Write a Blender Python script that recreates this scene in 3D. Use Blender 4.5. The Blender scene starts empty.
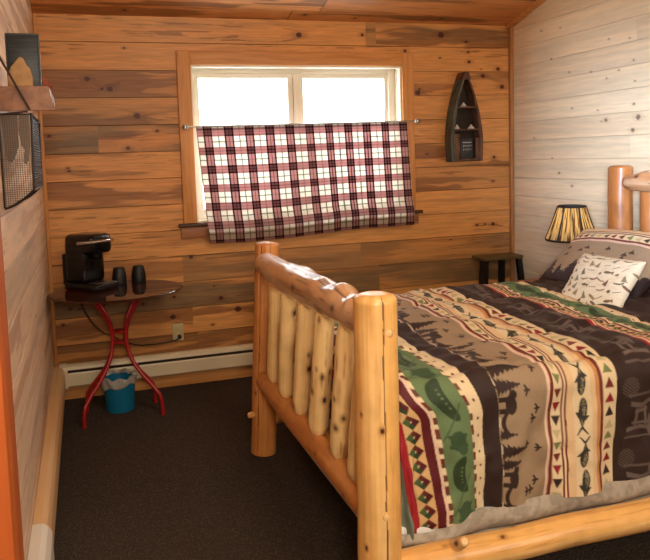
import bpy, math, random
import numpy as np
from mathutils import Vector, Matrix
PI = math.pi
sc = bpy.context.scene
COL = sc.collection
random.seed(7)

# ------------------------------------------------------------------ dimensions
XL, XR, YB, YF = -0.243, 3.132, 4.541, -1.3
ZC, SLOPE = 2.422, 0.29
def ceil_z(y): return ZC + SLOPE * (YB - y)
WX0, WX1, WZ0, WZ1 = 0.706, 2.217, 1.085, 2.119      # window opening

# ------------------------------------------------------------------ colour / noise
def lin(c):
    c = np.asarray(c, float) / 255.0
    return np.where(c <= 0.04045, c / 12.92, ((c + 0.055) / 1.055) ** 2.4)
def L4(c):
    l = lin(c); return (float(l[0]), float(l[1]), float(l[2]), 1.0)
def _h(ix, iy, seed):
    n = (ix.astype(np.int64) * 374761393 + iy.astype(np.int64) * 668265263 + seed * 1274126177) & 0x7fffffff
    n = ((n ^ (n >> 13)) * 1274126177) & 0x7fffffff
    return ((n ^ (n >> 16)) & 0xffff) / 65535.0
def vnoise(x, y, seed=0):
    x, y = np.broadcast_arrays(np.asarray(x, float), np.asarray(y, float))
    ix, iy = np.floor(x), np.floor(y); fx, fy = x - ix, y - iy
    fx = fx * fx * (3 - 2 * fx); fy = fy * fy * (3 - 2 * fy)
    a = _h(ix, iy, seed); b = _h(ix + 1, iy, seed); c = _h(ix, iy + 1, seed); d = _h(ix + 1, iy + 1, seed)
    return (a * (1 - fx) + b * fx) * (1 - fy) + (c * (1 - fx) + d * fx) * fy
def fbm(x, y, seed=0, o=3):
    s = 0; a = .5; t = 0
    for i in range(o):
        s = s + a * vnoise(x, y, seed + i * 17); t += a; a *= .5; x = x * 2.03; y = y * 2.03
    return s / t
def sstep(a, b, x):
    t = np.clip((x - a) / (b - a), 0, 1); return t * t * (3 - 2 * t)
def mix(a, b, t):
    t = np.asarray(t)[..., None]; return a * (1 - t) + b * t

# ------------------------------------------------------------------ object helpers
def props(o, label=None, cat=None, group=None, kind=None):
    if label: o['label'] = label
    if cat: o['category'] = cat
    if group: o['group'] = group
    if kind: o['kind'] = kind
    return o
def empty(name, loc=(0, 0, 0), rz=0, **k):
    o = bpy.data.objects.new(name, None); COL.objects.link(o)
    o.location = loc; o.rotation_euler = (0, 0, rz); o.empty_display_size = .05
    return props(o, **k)
def raw_mesh(name, V, F, mat, parent=None, smooth=True, colors=None, fmat=None, loc=None):
    me = bpy.data.meshes.new(name)
    V = np.asarray(V, np.float32)
    if isinstance(F, np.ndarray):
        n = len(F); me.vertices.add(len(V)); me.vertices.foreach_set('co', V.ravel())
        me.loops.add(n * 4); me.loops.foreach_set('vertex_index', F.astype(np.int32).ravel())
        me.polygons.add(n); me.polygons.foreach_set('loop_start', np.arange(0, n * 4, 4, dtype=np.int32))
        me.update(calc_edges=True)
    else:
        me.from_pydata([tuple(map(float, v)) for v in V], [], F)
    if colors is not None:
        at = me.color_attributes.new('Col', 'FLOAT_COLOR', 'POINT')
        c = np.ones((len(V), 4), np.float32); c[:, :3] = colors
        at.data.foreach_set('color', c.ravel())
    mats = mat if isinstance(mat, (list, tuple)) else [mat]
    for m in mats: me.materials.append(m)
    me.polygons.foreach_set('use_smooth', np.full(len(me.polygons), smooth))
    if fmat is not None: me.polygons.foreach_set('material_index', np.asarray(fmat, np.int32))
    me.validate(); me.update()
    o = bpy.data.objects.new(name, me); COL.objects.link(o)
    if parent is not None: o.parent = parent
    if loc is not None: o.location = loc
    return o
def grid_faces(ny, nx, closed_x=False, keep=None):
    r = np.arange(ny - 1)[:, None]; c = np.arange(nx if closed_x else nx - 1)[None, :]
    c2 = (c + 1) % nx
    F = np.stack([r * nx + c, r * nx + c2, (r + 1) * nx + c2, (r + 1) * nx + c], -1)
    if keep is not None: return F[keep]
    return F.reshape(-1, 4)

class MB:
    """collects shapes for ONE mesh object"""
    def __init__(s): s.v = []; s.f = []; s.s = []
    def add(s, V, F, smooth=False, M=None):
        b = len(s.v)
        for v in V:
            v = Vector(v)
            if M is not None: v = M @ v
            s.v.append(tuple(v))
        for f in F: s.f.append(tuple(i + b for i in f)); s.s.append(smooth)
        return s
    def box(s, x0, x1, y0, y1, z0, z1, bev=0.0, M=None):
        import bmesh
        bm = bmesh.new(); bmesh.ops.create_cube(bm, size=1)
        for v in bm.verts:
            v.co = Vector(((x0 + x1) / 2 + v.co.x * (x1 - x0), (y0 + y1) / 2 + v.co.y * (y1 - y0), (z0 + z1) / 2 + v.co.z * (z1 - z0)))
        if bev > 0: bmesh.ops.bevel(bm, geom=list(bm.edges), offset=bev, segments=3, profile=.5, affect='EDGES')
        bm.verts.index_update()
        s.add([v.co for v in bm.verts], [[v.index for v in f.verts] for f in bm.faces], bev > 0, M); bm.free(); return s
    def tube(s, pts, rad, n=12, cap=True, M=None):
        pts = [Vector(p) for p in pts]
        if not hasattr(rad, '__len__'): rad = [rad] * len(pts)
        V = []; F = []; up = None
        for i, p in enumerate(pts):
            d = (pts[min(i + 1, len(pts) - 1)] - pts[max(i - 1, 0)]).normalized()
            if up is None:
                up = Vector((0, 0, 1)) if abs(d.z) < .9 else Vector((1, 0, 0))
            a = d.cross(up).normalized(); b = a.cross(d).normalized(); up = b
            for k in range(n):
                t = 2 * PI * k / n; V.append(p + (a * math.cos(t) + b * math.sin(t)) * rad[i])
        for i in range(len(pts) - 1):
            for k in range(n):
                F.append((i * n + k, i * n + (k + 1) % n, (i + 1) * n + (k + 1) % n, (i + 1) * n + k))
        if cap:
            F.append(tuple(range(n - 1, -1, -1))); F.append(tuple(range((len(pts) - 1) * n, len(pts) * n)))
        return s.add(V, F, True, M)
    def lathe(s, prof, n=32, M=None, cx=0, cy=0, sx=1, sy=1):
        V = []; F = []; m = len(prof)
        for k in range(n):
            t = 2 * PI * k / n
            for r, z in prof: V.append((cx + r * math.cos(t) * sx, cy + r * math.sin(t) * sy, z))
        for k in range(n):
            k2 = (k + 1) % n
            for i in range(m - 1): F.append((k * m + i, k2 * m + i, k2 * m + i + 1, k * m + i + 1))
        return s.add(V, F, True, M)
    def prism(s, poly, axis, a0, a1, M=None):
        """poly: 2-D outline; axis 'y' puts (x,z) outline between y=a0..a1, 'x' puts (y,z), 'z' puts (x,y)"""
        def P(p, a): return {'y': (p[0], a, p[1]), 'x': (a, p[0], p[1]), 'z': (p[0], p[1], a)}[axis]
        n = len(poly); V = [P(p, a0) for p in poly] + [P(p, a1) for p in poly]
        F = [tuple(range(n))[::-1], tuple(range(n, 2 * n))]
        for i in range(n): F.append((i, (i + 1) % n, n + (i + 1) % n, n + i))
        return s.add(V, F, False, M)
    def build(s, name, mat, parent=None, **k):
        import bmesh
        o = raw_mesh(name, np.array(s.v, float), s.f, mat, parent)
        o.data.polygons.foreach_set('use_smooth', np.array(s.s, bool))
        bm = bmesh.new(); bm.from_mesh(o.data); bmesh.ops.remove_doubles(bm, verts=bm.verts, dist=1e-6)
        bmesh.ops.recalc_face_normals(bm, faces=bm.faces)
        for e in bm.edges:
            if len(e.link_faces) == 2 and e.calc_face_angle(0) > math.radians(40): e.smooth = False
        bm.to_mesh(o.data); bm.free()
        return props(o, **k)

# ------------------------------------------------------------------ materials
def new_mat(name):
    m = bpy.data.materials.new(name); m.use_nodes = True
    nt = m.node_tree; return m, nt, nt.nodes['Principled BSDF']
def plain(name, c, rough=.5, metal=0, spec=.5, noise=0.0, nscale=40, bump=0.0, **kw):
    m, nt, b = new_mat(name)
    b.inputs['Base Color'].default_value = L4(c); b.inputs['Roughness'].default_value = rough
    b.inputs['Metallic'].default_value = metal; b.inputs['Specular IOR Level'].default_value = spec
    tc = nt.nodes.new('ShaderNodeTexCoord'); n = nt.nodes.new('ShaderNodeTexNoise'); n.inputs['Scale'].default_value = nscale
    n.inputs['Detail'].default_value = 4
    nt.links.new(tc.outputs['Object'], n.inputs['Vector'])
    if noise > 0:
        r = nt.nodes.new('ShaderNodeMapRange'); r.inputs['To Min'].default_value = 1 - noise; r.inputs['To Max'].default_value = 1 + noise
        nt.links.new(n.outputs['Fac'], r.inputs['Value'])
        mx = nt.nodes.new('ShaderNodeMix'); mx.data_type = 'RGBA'; mx.blend_type = 'MULTIPLY'; mx.inputs[0].default_value = 1
        mx.inputs[6].default_value = L4(c); nt.links.new(r.outputs['Result'], mx.inputs[7]); nt.links.new(mx.outputs[2], b.inputs['Base Color'])
    if bump > 0:
        bp = nt.nodes.new('ShaderNodeBump'); bp.inputs['Strength'].default_value = bump; bp.inputs['Distance'].default_value = .003
        nt.links.new(n.outputs['Fac'], bp.inputs['Height']); nt.links.new(bp.outputs['Normal'], b.inputs['Normal'])
    for k, v in kw.items(): b.inputs[k.replace('_', ' ')].default_value = v
    return m
def attr_mat(name, rough=.5, spec=.4, scale=(40, 40, 40), amount=.12, bump=.15, dist=.002, sheen=0, translucent=0, coat=0):
    """base colour from the mesh's own colour attribute, broken up by fine procedural noise"""
    m, nt, b = new_mat(name)
    at = nt.nodes.new('ShaderNodeAttribute'); at.attribute_name = 'Col'
    tc = nt.nodes.new('ShaderNodeTexCoord'); mp = nt.nodes.new('ShaderNodeMapping'); mp.inputs['Scale'].default_value = scale
    n = nt.nodes.new('ShaderNodeTexNoise'); n.inputs['Scale'].default_value = 1; n.inputs['Detail'].default_value = 5
    nt.links.new(tc.outputs['Object'], mp.inputs['Vector']); nt.links.new(mp.outputs['Vector'], n.inputs['Vector'])
    r = nt.nodes.new('ShaderNodeMapRange'); r.inputs['From Min'].default_value = .25; r.inputs['From Max'].default_value = .75
    r.inputs['To Min'].default_value = 1 - amount; r.inputs['To Max'].default_value = 1 + amount
    nt.links.new(n.outputs['Fac'], r.inputs['Value'])
    mx = nt.nodes.new('ShaderNodeMix'); mx.data_type = 'RGBA'; mx.blend_type = 'MULTIPLY'; mx.inputs[0].default_value = 1
    nt.links.new(at.outputs['Color'], mx.inputs[6]); nt.links.new(r.outputs['Result'], mx.inputs[7])
    nt.links.new(mx.outputs[2], b.inputs['Base Color'])
    b.inputs['Roughness'].default_value = rough; b.inputs['Specular IOR Level'].default_value = spec
    b.inputs['Sheen Weight'].default_value = sheen; b.inputs['Coat Weight'].default_value = coat; b.inputs['Coat Roughness'].default_value = .25
    if bump > 0:
        bp = nt.nodes.new('ShaderNodeBump'); bp.inputs['Strength'].default_value = bump; bp.inputs['Distance'].default_value = dist
        nt.links.new(n.outputs['Fac'], bp.inputs['Height']); nt.links.new(bp.outputs['Normal'], b.inputs['Normal'])
    if translucent > 0:
        tr = nt.nodes.new('ShaderNodeBsdfTranslucent'); ms = nt.nodes.new('ShaderNodeMixShader'); ms.inputs[0].default_value = translucent
        nt.links.new(mx.outputs[2], tr.inputs['Color'])
        nt.links.new(b.outputs[0], ms.inputs[1]); nt.links.new(tr.outputs[0], ms.inputs[2])
        nt.links.new(ms.outputs[0], nt.nodes['Material Output'].inputs['Surface'])
    return m
def wood_mat(name, c1, c2, scale=(2, 2, 30), rough=.45, knots=True):
    """simple sawn-board material with stretched grain"""
    m, nt, b = new_mat(name)
    tc = nt.nodes.new('ShaderNodeTexCoord'); mp = nt.nodes.new('ShaderNodeMapping'); mp.inputs['Scale'].default_value = scale
    n = nt.nodes.new('ShaderNodeTexNoise'); n.inputs['Scale'].default_value = 1.5; n.inputs['Detail'].default_value = 6; n.inputs['Distortion'].default_value = .6
    nt.links.new(tc.outputs['Object'], mp.inputs['Vector']); nt.links.new(mp.outputs['Vector'], n.inputs['Vector'])
    cr = nt.nodes.new('ShaderNodeValToRGB'); cr.color_ramp.elements[0].position = .35; cr.color_ramp.elements[1].position = .68
    cr.color_ramp.elements[0].color = L4(c2); cr.color_ramp.elements[1].color = L4(c1)
    nt.links.new(n.outputs['Fac'], cr.inputs['Fac']); nt.links.new(cr.outputs['Color'], b.inputs['Base Color'])
    b.inputs['Roughness'].default_value = rough; b.inputs['Specular IOR Level'].default_value = .35
    bp = nt.nodes.new('ShaderNodeBump'); bp.inputs['Strength'].default_value = .12; bp.inputs['Distance'].default_value = .002
    nt.links.new(n.outputs['Fac'], bp.inputs['Height']); nt.links.new(bp.outputs['Normal'], b.inputs['Normal'])
    return m

M = {}
M['plank_x'] = attr_mat('pine_boards_along_x', .42, .35, (6, 90, 90), .20, .12)
M['plank_y'] = attr_mat('pine_boards_along_y', .42, .35, (60, 5, 60), .10, .12)
M['log'] = attr_mat('peeled_log', .36, .45, (14, 14, 14), .12, .15, coat=.25)
M['log_gloss'] = attr_mat('varnished_log', .30, .6, (14, 14, 14), .12, .12, coat=1.0)
M['pine_trim_x'] = wood_mat('pine_trim_lengthwise', (214, 152, 88), (190, 126, 68), (2, 30, 30))
M['pine_trim_z'] = wood_mat('pine_trim_upright', (214, 152, 88), (190, 126, 68), (30, 30, 2))
M['pine_dark_z'] = wood_mat('corner_trim', (182, 126, 72), (150, 100, 56), (30, 30, 2))
M['sill'] = wood_mat('dark_brown_sill', (92, 54, 32), (62, 36, 24), (2, 30, 30))  # darker brown than the casing boards
M['apron'] = wood_mat('brown_apron', (170, 112, 72), (128, 80, 52), (2, 30, 30))
M['jamb'] = wood_mat('orange_wood_jamb', (196, 104, 48), (178, 88, 38), (20, 20, 1.5), .5)  # deeper orange than the other trim
M['vinyl'] = plain('window_vinyl', (228, 220, 200), .4, noise=.02)
M['glass'] = None
M['carpet'] = None
M['heater'] = plain('heater_enamel', (216, 200, 168), .35, noise=.03, nscale=8)
M['heater_tan'] = plain('heater_enamel_tan', (222, 182, 130), .4, noise=.03, nscale=8)
M['heater_dark'] = plain('heater_fins', (60, 48, 40), .5, metal=.5)
M['white_cap'] = plain('heater_end_cap', (232, 226, 212), .35)
M['red_metal'] = plain('red_painted_steel', (158, 24, 28), .35, spec=.5, noise=.06)
M['black_gloss'] = plain('black_gloss_plastic', (12, 12, 14), .16, spec=.5)
M['black_matte'] = plain('black_matte_plastic', (18, 17, 18), .5)
M['smoke'] = plain('smoked_tank', (22, 22, 24), .12)
M['chrome'] = plain('brushed_chrome', (205, 205, 205), .22, metal=1)
M['teal'] = plain('teal_plastic', (14, 104, 140), .4, noise=.03)
M['cord'] = plain('black_cord', (22, 18, 18), .5)
M['brass'] = plain('rod_metal', (190, 185, 175), .3, metal=.9)
M['ivory'] = plain('ivory_plastic', (190, 172, 130), .4)
M['black_wood'] = plain('black_painted_wood', (16, 14, 13), .4, noise=.2, nscale=20)
M['olive_wood'] = wood_mat('olive_brown_wood', (112, 92, 48), (84, 68, 36), (3, 30, 30))
M['night'] = wood_mat('nightstand_wood', (172, 110, 66), (140, 84, 48), (3, 30, 30))
M['boat_out'] = wood_mat('weathered_green_hull', (98, 102, 90), (62, 62, 54), (30, 30, 3), .7)
M['boat_in'] = wood_mat('boat_dark_interior', (62, 46, 32), (36, 26, 20), (30, 30, 3), .7)
M['boat_edge'] = wood_mat('boat_worn_edge', (118, 84, 62), (66, 42, 32), (20, 20, 6), .7)
M['cream_bits'] = plain('pale_trinket', (205, 198, 184), .5, noise=.15)
M['white_mark'] = plain('pale_lettering', (200, 196, 180), .6)
M['wire'] = plain('dark_wire', (40, 33, 28), .45, metal=.4)
M['mesh'] = plain('grey_wire', (112, 100, 90), .5, metal=.3)
M['rope'] = plain('dark_cord', (52, 28, 18), .7)
M['rust_cut'] = plain('brown_metal_cutout', (104, 66, 38), .55, noise=.15, nscale=30)
M['shelf'] = wood_mat('shelf_pine', (146, 100, 72), (116, 76, 54), (20, 4, 20))
M['slate'] = wood_mat('dark_slate_panel', (48, 52, 56), (30, 33, 36), (8, 8, 70), .4)
M['tan_rock'] = plain('tan_carved_wood', (160, 122, 78), .7, noise=.45, nscale=45, bump=.8)
M['cone'] = plain('reddish_brown', (134, 68, 44), .7, noise=.3, nscale=80, bump=.6)
M['lining'] = attr_mat('comforter_lining', .8, .2, (90, 90, 90), .08, .4, .003)
M['fabric'] = attr_mat('printed_cotton', .62, .35, (220, 220, 220), .07, .35, .0015)
M['curtain'] = attr_mat('plaid_curtain_cotton', .9, .1, (300, 300, 300), .06, .2, .001, translucent=.40)
M['sheet'] = plain('white_sheet', (226, 222, 214), .85, noise=.04)
M['black_trim'] = plain('lamp_black_trim', (20, 15, 13), .6)
M['metal_dark'] = plain('dark_bronze', (46, 34, 26), .4, metal=.7)

m, nt, b = new_mat('window_glass')
b.inputs['Transmission Weight'].default_value = 1; b.inputs['Roughness'].default_value = 0; b.inputs['IOR'].default_value = 1.01
b.inputs['Base Color'].default_value = (.97, .99, .98, 1); M['glass'] = m
m, nt, b = new_mat('smoked_table_glass')
b.inputs['Transmission Weight'].default_value = .85; b.inputs['Roughness'].default_value = .02; b.inputs['IOR'].default_value = 1.5
b.inputs['Base Color'].default_value = L4((120, 70, 58)); M['table_glass'] = m
m, nt, b = new_mat('thin_bag_plastic')
b.inputs['Base Color'].default_value = L4((215, 212, 205)); b.inputs['Roughness'].default_value = .3
b.inputs['Transmission Weight'].default_value = .5; b.inputs['IOR'].default_value = 1.05; M['bag'] = m
# carpet: dark loop pile in rows
m, nt, b = new_mat('dark_loop_carpet')
tc = nt.nodes.new('ShaderNodeTexCoord'); v = nt.nodes.new('ShaderNodeTexVoronoi'); v.inputs['Scale'].default_value = 130
n = nt.nodes.new('ShaderNodeTexNoise'); n.inputs['Scale'].default_value = 60; n.inputs['Detail'].default_value = 3
nt.links.new(tc.outputs['Object'], v.inputs['Vector']); nt.links.new(tc.outputs['Object'], n.inputs['Vector'])
cr = nt.nodes.new('ShaderNodeValToRGB'); cr.color_ramp.elements[0].color = L4((118, 103, 92)); cr.color_ramp.elements[1].color = L4((64, 55, 48))
cr.color_ramp.elements[0].position = .1; cr.color_ramp.elements[1].position = .75
ad = nt.nodes.new('ShaderNodeMath'); ad.operation = 'MULTIPLY_ADD'; ad.inputs[1].default_value = .6; 
nt.links.new(n.outputs['Fac'], ad.inputs[0]); nt.links.new(v.outputs['Distance'], ad.inputs[2])
nt.links.new(ad.outputs[0], cr.inputs['Fac']); nt.links.new(cr.outputs['Color'], b.inputs['Base Color'])
bp = nt.nodes.new('ShaderNodeBump'); bp.inputs['Strength'].default_value = .8; bp.inputs['Distance'].default_value = .006; bp.invert = True
nt.links.new(v.outputs['Distance'], bp.inputs['Height']); nt.links.new(bp.outputs['Normal'], b.inputs['Normal'])
b.inputs['Roughness'].default_value = .95; b.inputs['Specular IOR Level'].default_value = .1; M['carpet'] = m
M['shade'] = attr_mat('pleated_lamp_shade', .8, .1, (90, 90, 20), .1, .1, translucent=.6)
m, nt, b = new_mat('lit_bulb'); b.inputs['Emission Color'].default_value = (1, .72, .38, 1); b.inputs['Emission Strength'].default_value = 12; M['bulb'] = m

# ------------------------------------------------------------------ plank painting
def planks(U, V, seed, w, v0, pal, tones=None, knots=(), auto=.5, streak=.5, length=2.6, halo=.28, seam=.75, joints=.6, kcol=(66, 16, 8)):
    """colour of tongue-and-groove pine boards running along U; returns linear rgb"""
    light, mid, dark, grey = [lin(c) for c in pal]
    idx = np.floor((V - v0) / w); f = (V - v0) / w - idx
    off = _h(idx, idx * 0 + 3, seed) * length
    seg = np.floor((U + off) / length); joint = np.abs((U + off) / length - np.round((U + off) / length)) * length
    hb = _h(idx, seg, seed + 1); hs = _h(idx, seg, seed + 2); hg = _h(idx, seg, seed + 4)
    tone = hb.copy(); stk = hs.copy(); gr = sstep(.7, .95, hg) * .5
    if tones is not None:
        for k, (ua, ub, t, s_, g_) in tones:
            q = (idx == k) & (U >= ua) & (U < ub); tone[q] = t; stk[q] = s_; gr[q] = g_
    bo = hs * 40 + hb * 13
    # grain bends round the knots
    Vw = V + .012 * (fbm(U * 2.2 + bo, V * 6, seed + 9) - .5) * 2
    KD = np.zeros_like(U); HALO = np.zeros_like(U)
    rs = np.random.RandomState(seed)
    ks = list(knots)
    if auto > 0:
        u0, u1, v_0, v_1 = U.min(), U.max(), V.min(), V.max()
        for _ in range(int((u1 - u0) * (v_1 - v_0) * auto * 6)):
            ks.append((rs.uniform(u0, u1), rs.uniform(v_0, v_1), rs.uniform(.004, .011)))
    for (ku, kv, kr) in ks:
        du, dv = U - ku, V - kv
        sel = (np.abs(du) < kr * 14) & (np.abs(dv) < kr * 6)
        if not sel.any(): continue
        a, b2 = du[sel], dv[sel]
        e = np.exp(-(a / (kr * 4)) ** 2) * np.exp(-(b2 / (kr * 2.6)) ** 2)
        Vw[sel] += np.sign(b2) * kr * 1.1 * e
        d = np.hypot(a / 1.25, b2) * (1 + .25 * (vnoise(a * 300, b2 * 300, 5) - .5))
        KD[sel] = np.maximum(KD[sel], 1 - sstep(kr * .74, kr * .95, d))
        HALO[sel] = np.maximum(HALO[sel], (1 - sstep(kr * .9, kr * 1.9, np.hypot(a / 2.2, b2))) * halo)
    g1 = fbm(U * 1.1 + bo, Vw * 46 + bo, seed + 20, 3)
    wp = (fbm(U * 3.1 + bo, V * 9, seed + 61, 2) - .5) * .03
    g2 = fbm(U * 1.25 + bo * 2, (Vw + wp) * 17 + bo, seed + 30, 4)
    c = mix(np.broadcast_to(light, U.shape + (3,)), mid, np.clip(tone * .75 + (g1 - .5) * .7, 0, 1))
    st = sstep(.62 - .2 * stk, .70 - .2 * stk, g2) * np.clip(stk * 1.25 * streak * 2, 0, 1)
    c = mix(c, dark, np.clip(st * (.45 + .55 * g1), 0, 1))
    gm = sstep(.3, .62, fbm(U * .8 + bo * 3, Vw * 9 + bo, seed + 50, 3)) * gr
    c = mix(c, grey, np.clip(gm, 0, 1))
    c = c * (1 + (g1 - .5) * .36)[..., None]
    ds_ = sstep(.74, .80, vnoise(U * 5, Vw * 150 + bo, seed + 70)) * sstep(.55, .75, vnoise(U * 1.3 + bo, V * 9, seed + 71))
    c = mix(c, dark * .8, ds_ * .6 * min(1, streak * 1.6))
    c = mix(c, lin((112, 56, 28)) * (.5 + light.mean()), HALO)
    c = mix(c, lin(kcol), KD * .92)
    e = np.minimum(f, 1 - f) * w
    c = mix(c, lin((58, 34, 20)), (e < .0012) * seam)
    c = mix(c, lin((58, 34, 20)), ((joint < .003) & (e > .001)) * joints if tones is None else e * 0)
    return c, e
def seam_coords(a, b, step, seams, extra=()):
    base = list(np.arange(a, b + step * .5, step)); base = [min(x, b) for x in base]
    for s_ in seams:
        if a < s_ < b: base += [s_ - .003, s_, s_ + .003]
    arr = np.unique(np.round(np.array(base + list(extra) + [a, b]), 5))
    arr = arr[(arr >= a) & (arr <= b)]
    keep = [arr[0]]
    ex = set(np.round(list(extra) + [x for s_ in seams for x in (s_ - .003, s_, s_ + .003)], 5))
    for x in arr[1:]:
        if x - keep[-1] < .0009 and x not in ex: continue
        keep.append(x)
    return np.array(keep)

PAL_BACK = [(214, 152, 86), (192, 124, 62), (122, 72, 36), (116, 94, 64)]
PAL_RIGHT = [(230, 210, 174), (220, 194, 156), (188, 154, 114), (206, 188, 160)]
PAL_LEFT = [(244, 216, 186), (230, 198, 166), (180, 142, 112), (170, 152, 132)]
PAL_CEIL = [(216, 148, 86), (188, 120, 66), (104, 60, 32), (104, 86, 64)]

# ---- floor
mb = MB().box(XL - .15, XR + .15, YF - .15, YB + .15, -.12, 0)
props(mb.build('floor', M['carpet']), kind='structure')

# ---- back wall, with the window opening
W = .1737
seams = [2.258 - W * i for i in range(14)]
K = [(.292, 2.222, .008), (.056, 2.028, .016), (.143, 1.966, .010), (.192, 1.966, .018), (.351, 1.794, .021), (-.19, 1.679, .012), (.473, 1.696, .012), (.284, 1.591, .013),
     (-.084, 1.458, .010), (-.089, 1.477, .008), (1.458, 2.325, .020), (1.518, 2.184, .015), (1.82, 2.188, .012), (1.923, 2.335, .012), (2.54, 2.345, .024), (2.745, 2.298, .013),
     (2.761, 2.226, .010), (2.768, 2.154, .014), (2.885, 2.052, .017), (3.013, 2.104, .015), (3.047, 1.971, .018), (2.529, 2.18, .008), (2.25, 2.227, .013), (2.347, 1.93, .020), (2.36, 1.955, .010),
     (2.116, 2.156, .010), (2.973, 1.448, .013), (2.412, 1.488, .008), (2.821, .942, .011), (2.96, .941, .015), (2.89, .945, .008), (2.963, 1.268, .010), (.655, .858, .013), (.845, .564, .015), (.53, .60, .011),
     (.326, .572, .011), (.959, .477, .022), (.517, .466, .018), (.08, .589, .010), (-.129, .583, .011), (-.069, .577, .009), (-.177, .484, .012), (.801, .65, .006)]
T = [(0, (-1, 1.95, .3, .12, 0)), (0, (1.95, 5, .4, .75, .45)), (-1, (-1, 5, .35, .15, 0)),
     (-2, (-1, .7, .85, .95, .3)), (-2, (.7, 5, .5, .5, .1)), (-3, (-1, .7, .5, .8, .35)), (-3, (.7, 5, .35, .2, 0)),
     (-4, (-1, .7, .85, .8, .85)), (-4, (.7, 5, .3, .35, 0)), (-5, (-1, .7, .4, .45, 0)), (-5, (.7, 5, .55, .7, .1)),
     (-6, (-1, .7, .5, .7, 0)), (-6, (.7, 5, .6, .75, .2)), (-7, (-1, 5, .2, .25, 0)), (-8, (-1, 5, .25, .3, 0)), (-9, (-1, .6, .35, .5, 0)), (-9, (.6, 5, .55, .35, .65)),
     (-10, (-1, 5, .6, .55, .85)), (-11, (-1, 5, .2, .7, .1)), (-12, (-1, 5, .5, .9, .3)), (-13, (-1, 5, .5, .4, .2)), (-14, (-1, 5, .5, .4, .2))]
us = seam_coords(XL - .12, XR + .12, .0043, [], [WX0, WX1, XL, XR])
vs = seam_coords(0, ceil_z(YB) + .03, .0043, seams, [WZ0, WZ1])
U, V = np.meshgrid(us, vs)
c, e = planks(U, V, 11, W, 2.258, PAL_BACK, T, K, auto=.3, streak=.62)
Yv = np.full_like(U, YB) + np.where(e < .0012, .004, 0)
P = np.stack([U, Yv, V], -1)
uc = (us[:-1] + us[1:]) / 2; vc = (vs[:-1] + vs[1:]) / 2
UC, VC = np.meshgrid(uc, vc)
keep = ~((UC > WX0) & (UC < WX1) & (VC > WZ0) & (VC < WZ1))
nv = P.shape[0] * P.shape[1]
F = grid_faces(*U.shape, keep=keep)
# the thickness of the wall behind the boards
bk = MB(); y0, y1 = YB + .006, YB + .15; zt = ceil_z(YB) + .03
for a in ((XL - .12, WX0, 0, zt), (WX1, XR + .12, 0, zt), (WX0, WX1, 0, WZ0), (WX0, WX1, WZ1, zt)): bk.box(a[0], a[1], y0, y1, a[2], a[3])
V2 = np.concatenate([P.reshape(-1, 3), np.array(bk.v)]); F2 = np.concatenate([F, np.array(bk.f) + nv])
C2 = np.concatenate([c.reshape(-1, 3), np.tile(lin((150, 110, 70)), (len(bk.v), 1))])
props(raw_mesh('wall_back', V2, F2, M['plank_x'], smooth=False, colors=C2), kind='structure')

# ---- side walls (tops follow the rising ceiling)
def side_wall(name, x, out, ya, seed, w, v0, pal, knots, auto, streak, step, **kw):
    ss = [v0 + w * i for i in range(-20, 30)]
    ysf = np.arange(ya, YB + .001, step); ysc = np.arange(YF, ya, .05)
    ys = np.unique(np.concatenate([ysc, ysf, [YB]])); zs = seam_coords(0, ceil_z(YF) + .02, step, ss)
    Yg, Zg = np.meshgrid(ys, zs)
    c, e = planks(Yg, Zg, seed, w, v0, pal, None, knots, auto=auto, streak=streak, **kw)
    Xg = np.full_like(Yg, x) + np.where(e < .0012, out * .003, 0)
    top = ceil_z(Yg) + .01
    P = np.stack([Xg, Yg, np.minimum(Zg, top)], -1)
    zc = np.minimum(Zg[:-1, :-1], Zg[:-1, 1:]); keep = zc < top[:-1, 1:]
    F = grid_faces(*Yg.shape, keep=keep); nv = Yg.size
    xo, xi = x + out * .15, x + out * .006
    bx = []; 
    for xx in (xi, xo):
        for yy in (YF - .15, YB + .0):
            bx += [(xx, yy, 0), (xx, yy, ceil_z(yy) + .02)]
    bf = [(0, 1, 3, 2), (4, 6, 7, 5), (0, 4, 5, 1), (2, 3, 7, 6), (1, 5, 7, 3), (0, 2, 6, 4)]
    V2 = np.concatenate([P.reshape(-1, 3), np.array(bx)]); F2 = np.concatenate([F, np.array(bf) + nv])
    C2 = np.concatenate([c.reshape(-1, 3), np.tile(lin((170, 120, 80)), (8, 1))])
    props(raw_mesh(name, V2, F2, M['plank_y'], smooth=False, colors=C2), kind='structure')
KR = [(3.56, 1.663, .014), (3.60, 1.657, .009), (3.30, 1.665, .018), (3.34, 1.591, .015), (4.084, 2.113, .010), (3.991, 2.306, .008), (4.191, 2.322, .010), (3.90, 2.0, .009), (3.694, 1.976, .009), (3.37, 2.133, .008),
      (3.539, 2.156, .008), (3.337, 2.0, .009), (3.455, 1.957, .009), (3.87, 1.761, .010), (3.63, 1.73, .008), (3.334, 1.744, .012), (3.328, 1.877, .008), (4.0, 1.328, .011), (4.073, 1.431, .009), (4.272, 1.577, .009)]
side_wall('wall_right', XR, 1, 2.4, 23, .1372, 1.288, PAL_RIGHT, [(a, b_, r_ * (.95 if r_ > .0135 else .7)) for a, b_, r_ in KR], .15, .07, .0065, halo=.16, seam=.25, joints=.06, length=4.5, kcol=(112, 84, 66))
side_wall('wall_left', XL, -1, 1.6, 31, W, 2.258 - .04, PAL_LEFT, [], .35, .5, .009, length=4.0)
# ---- front wall (behind the camera)
mb = MB().box(XL - .15, XR + .15, YF - .15, YF, 0, ceil_z(YF) + .02)
props(mb.build('wall_front', M['pine_trim_x']), kind='structure')
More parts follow.
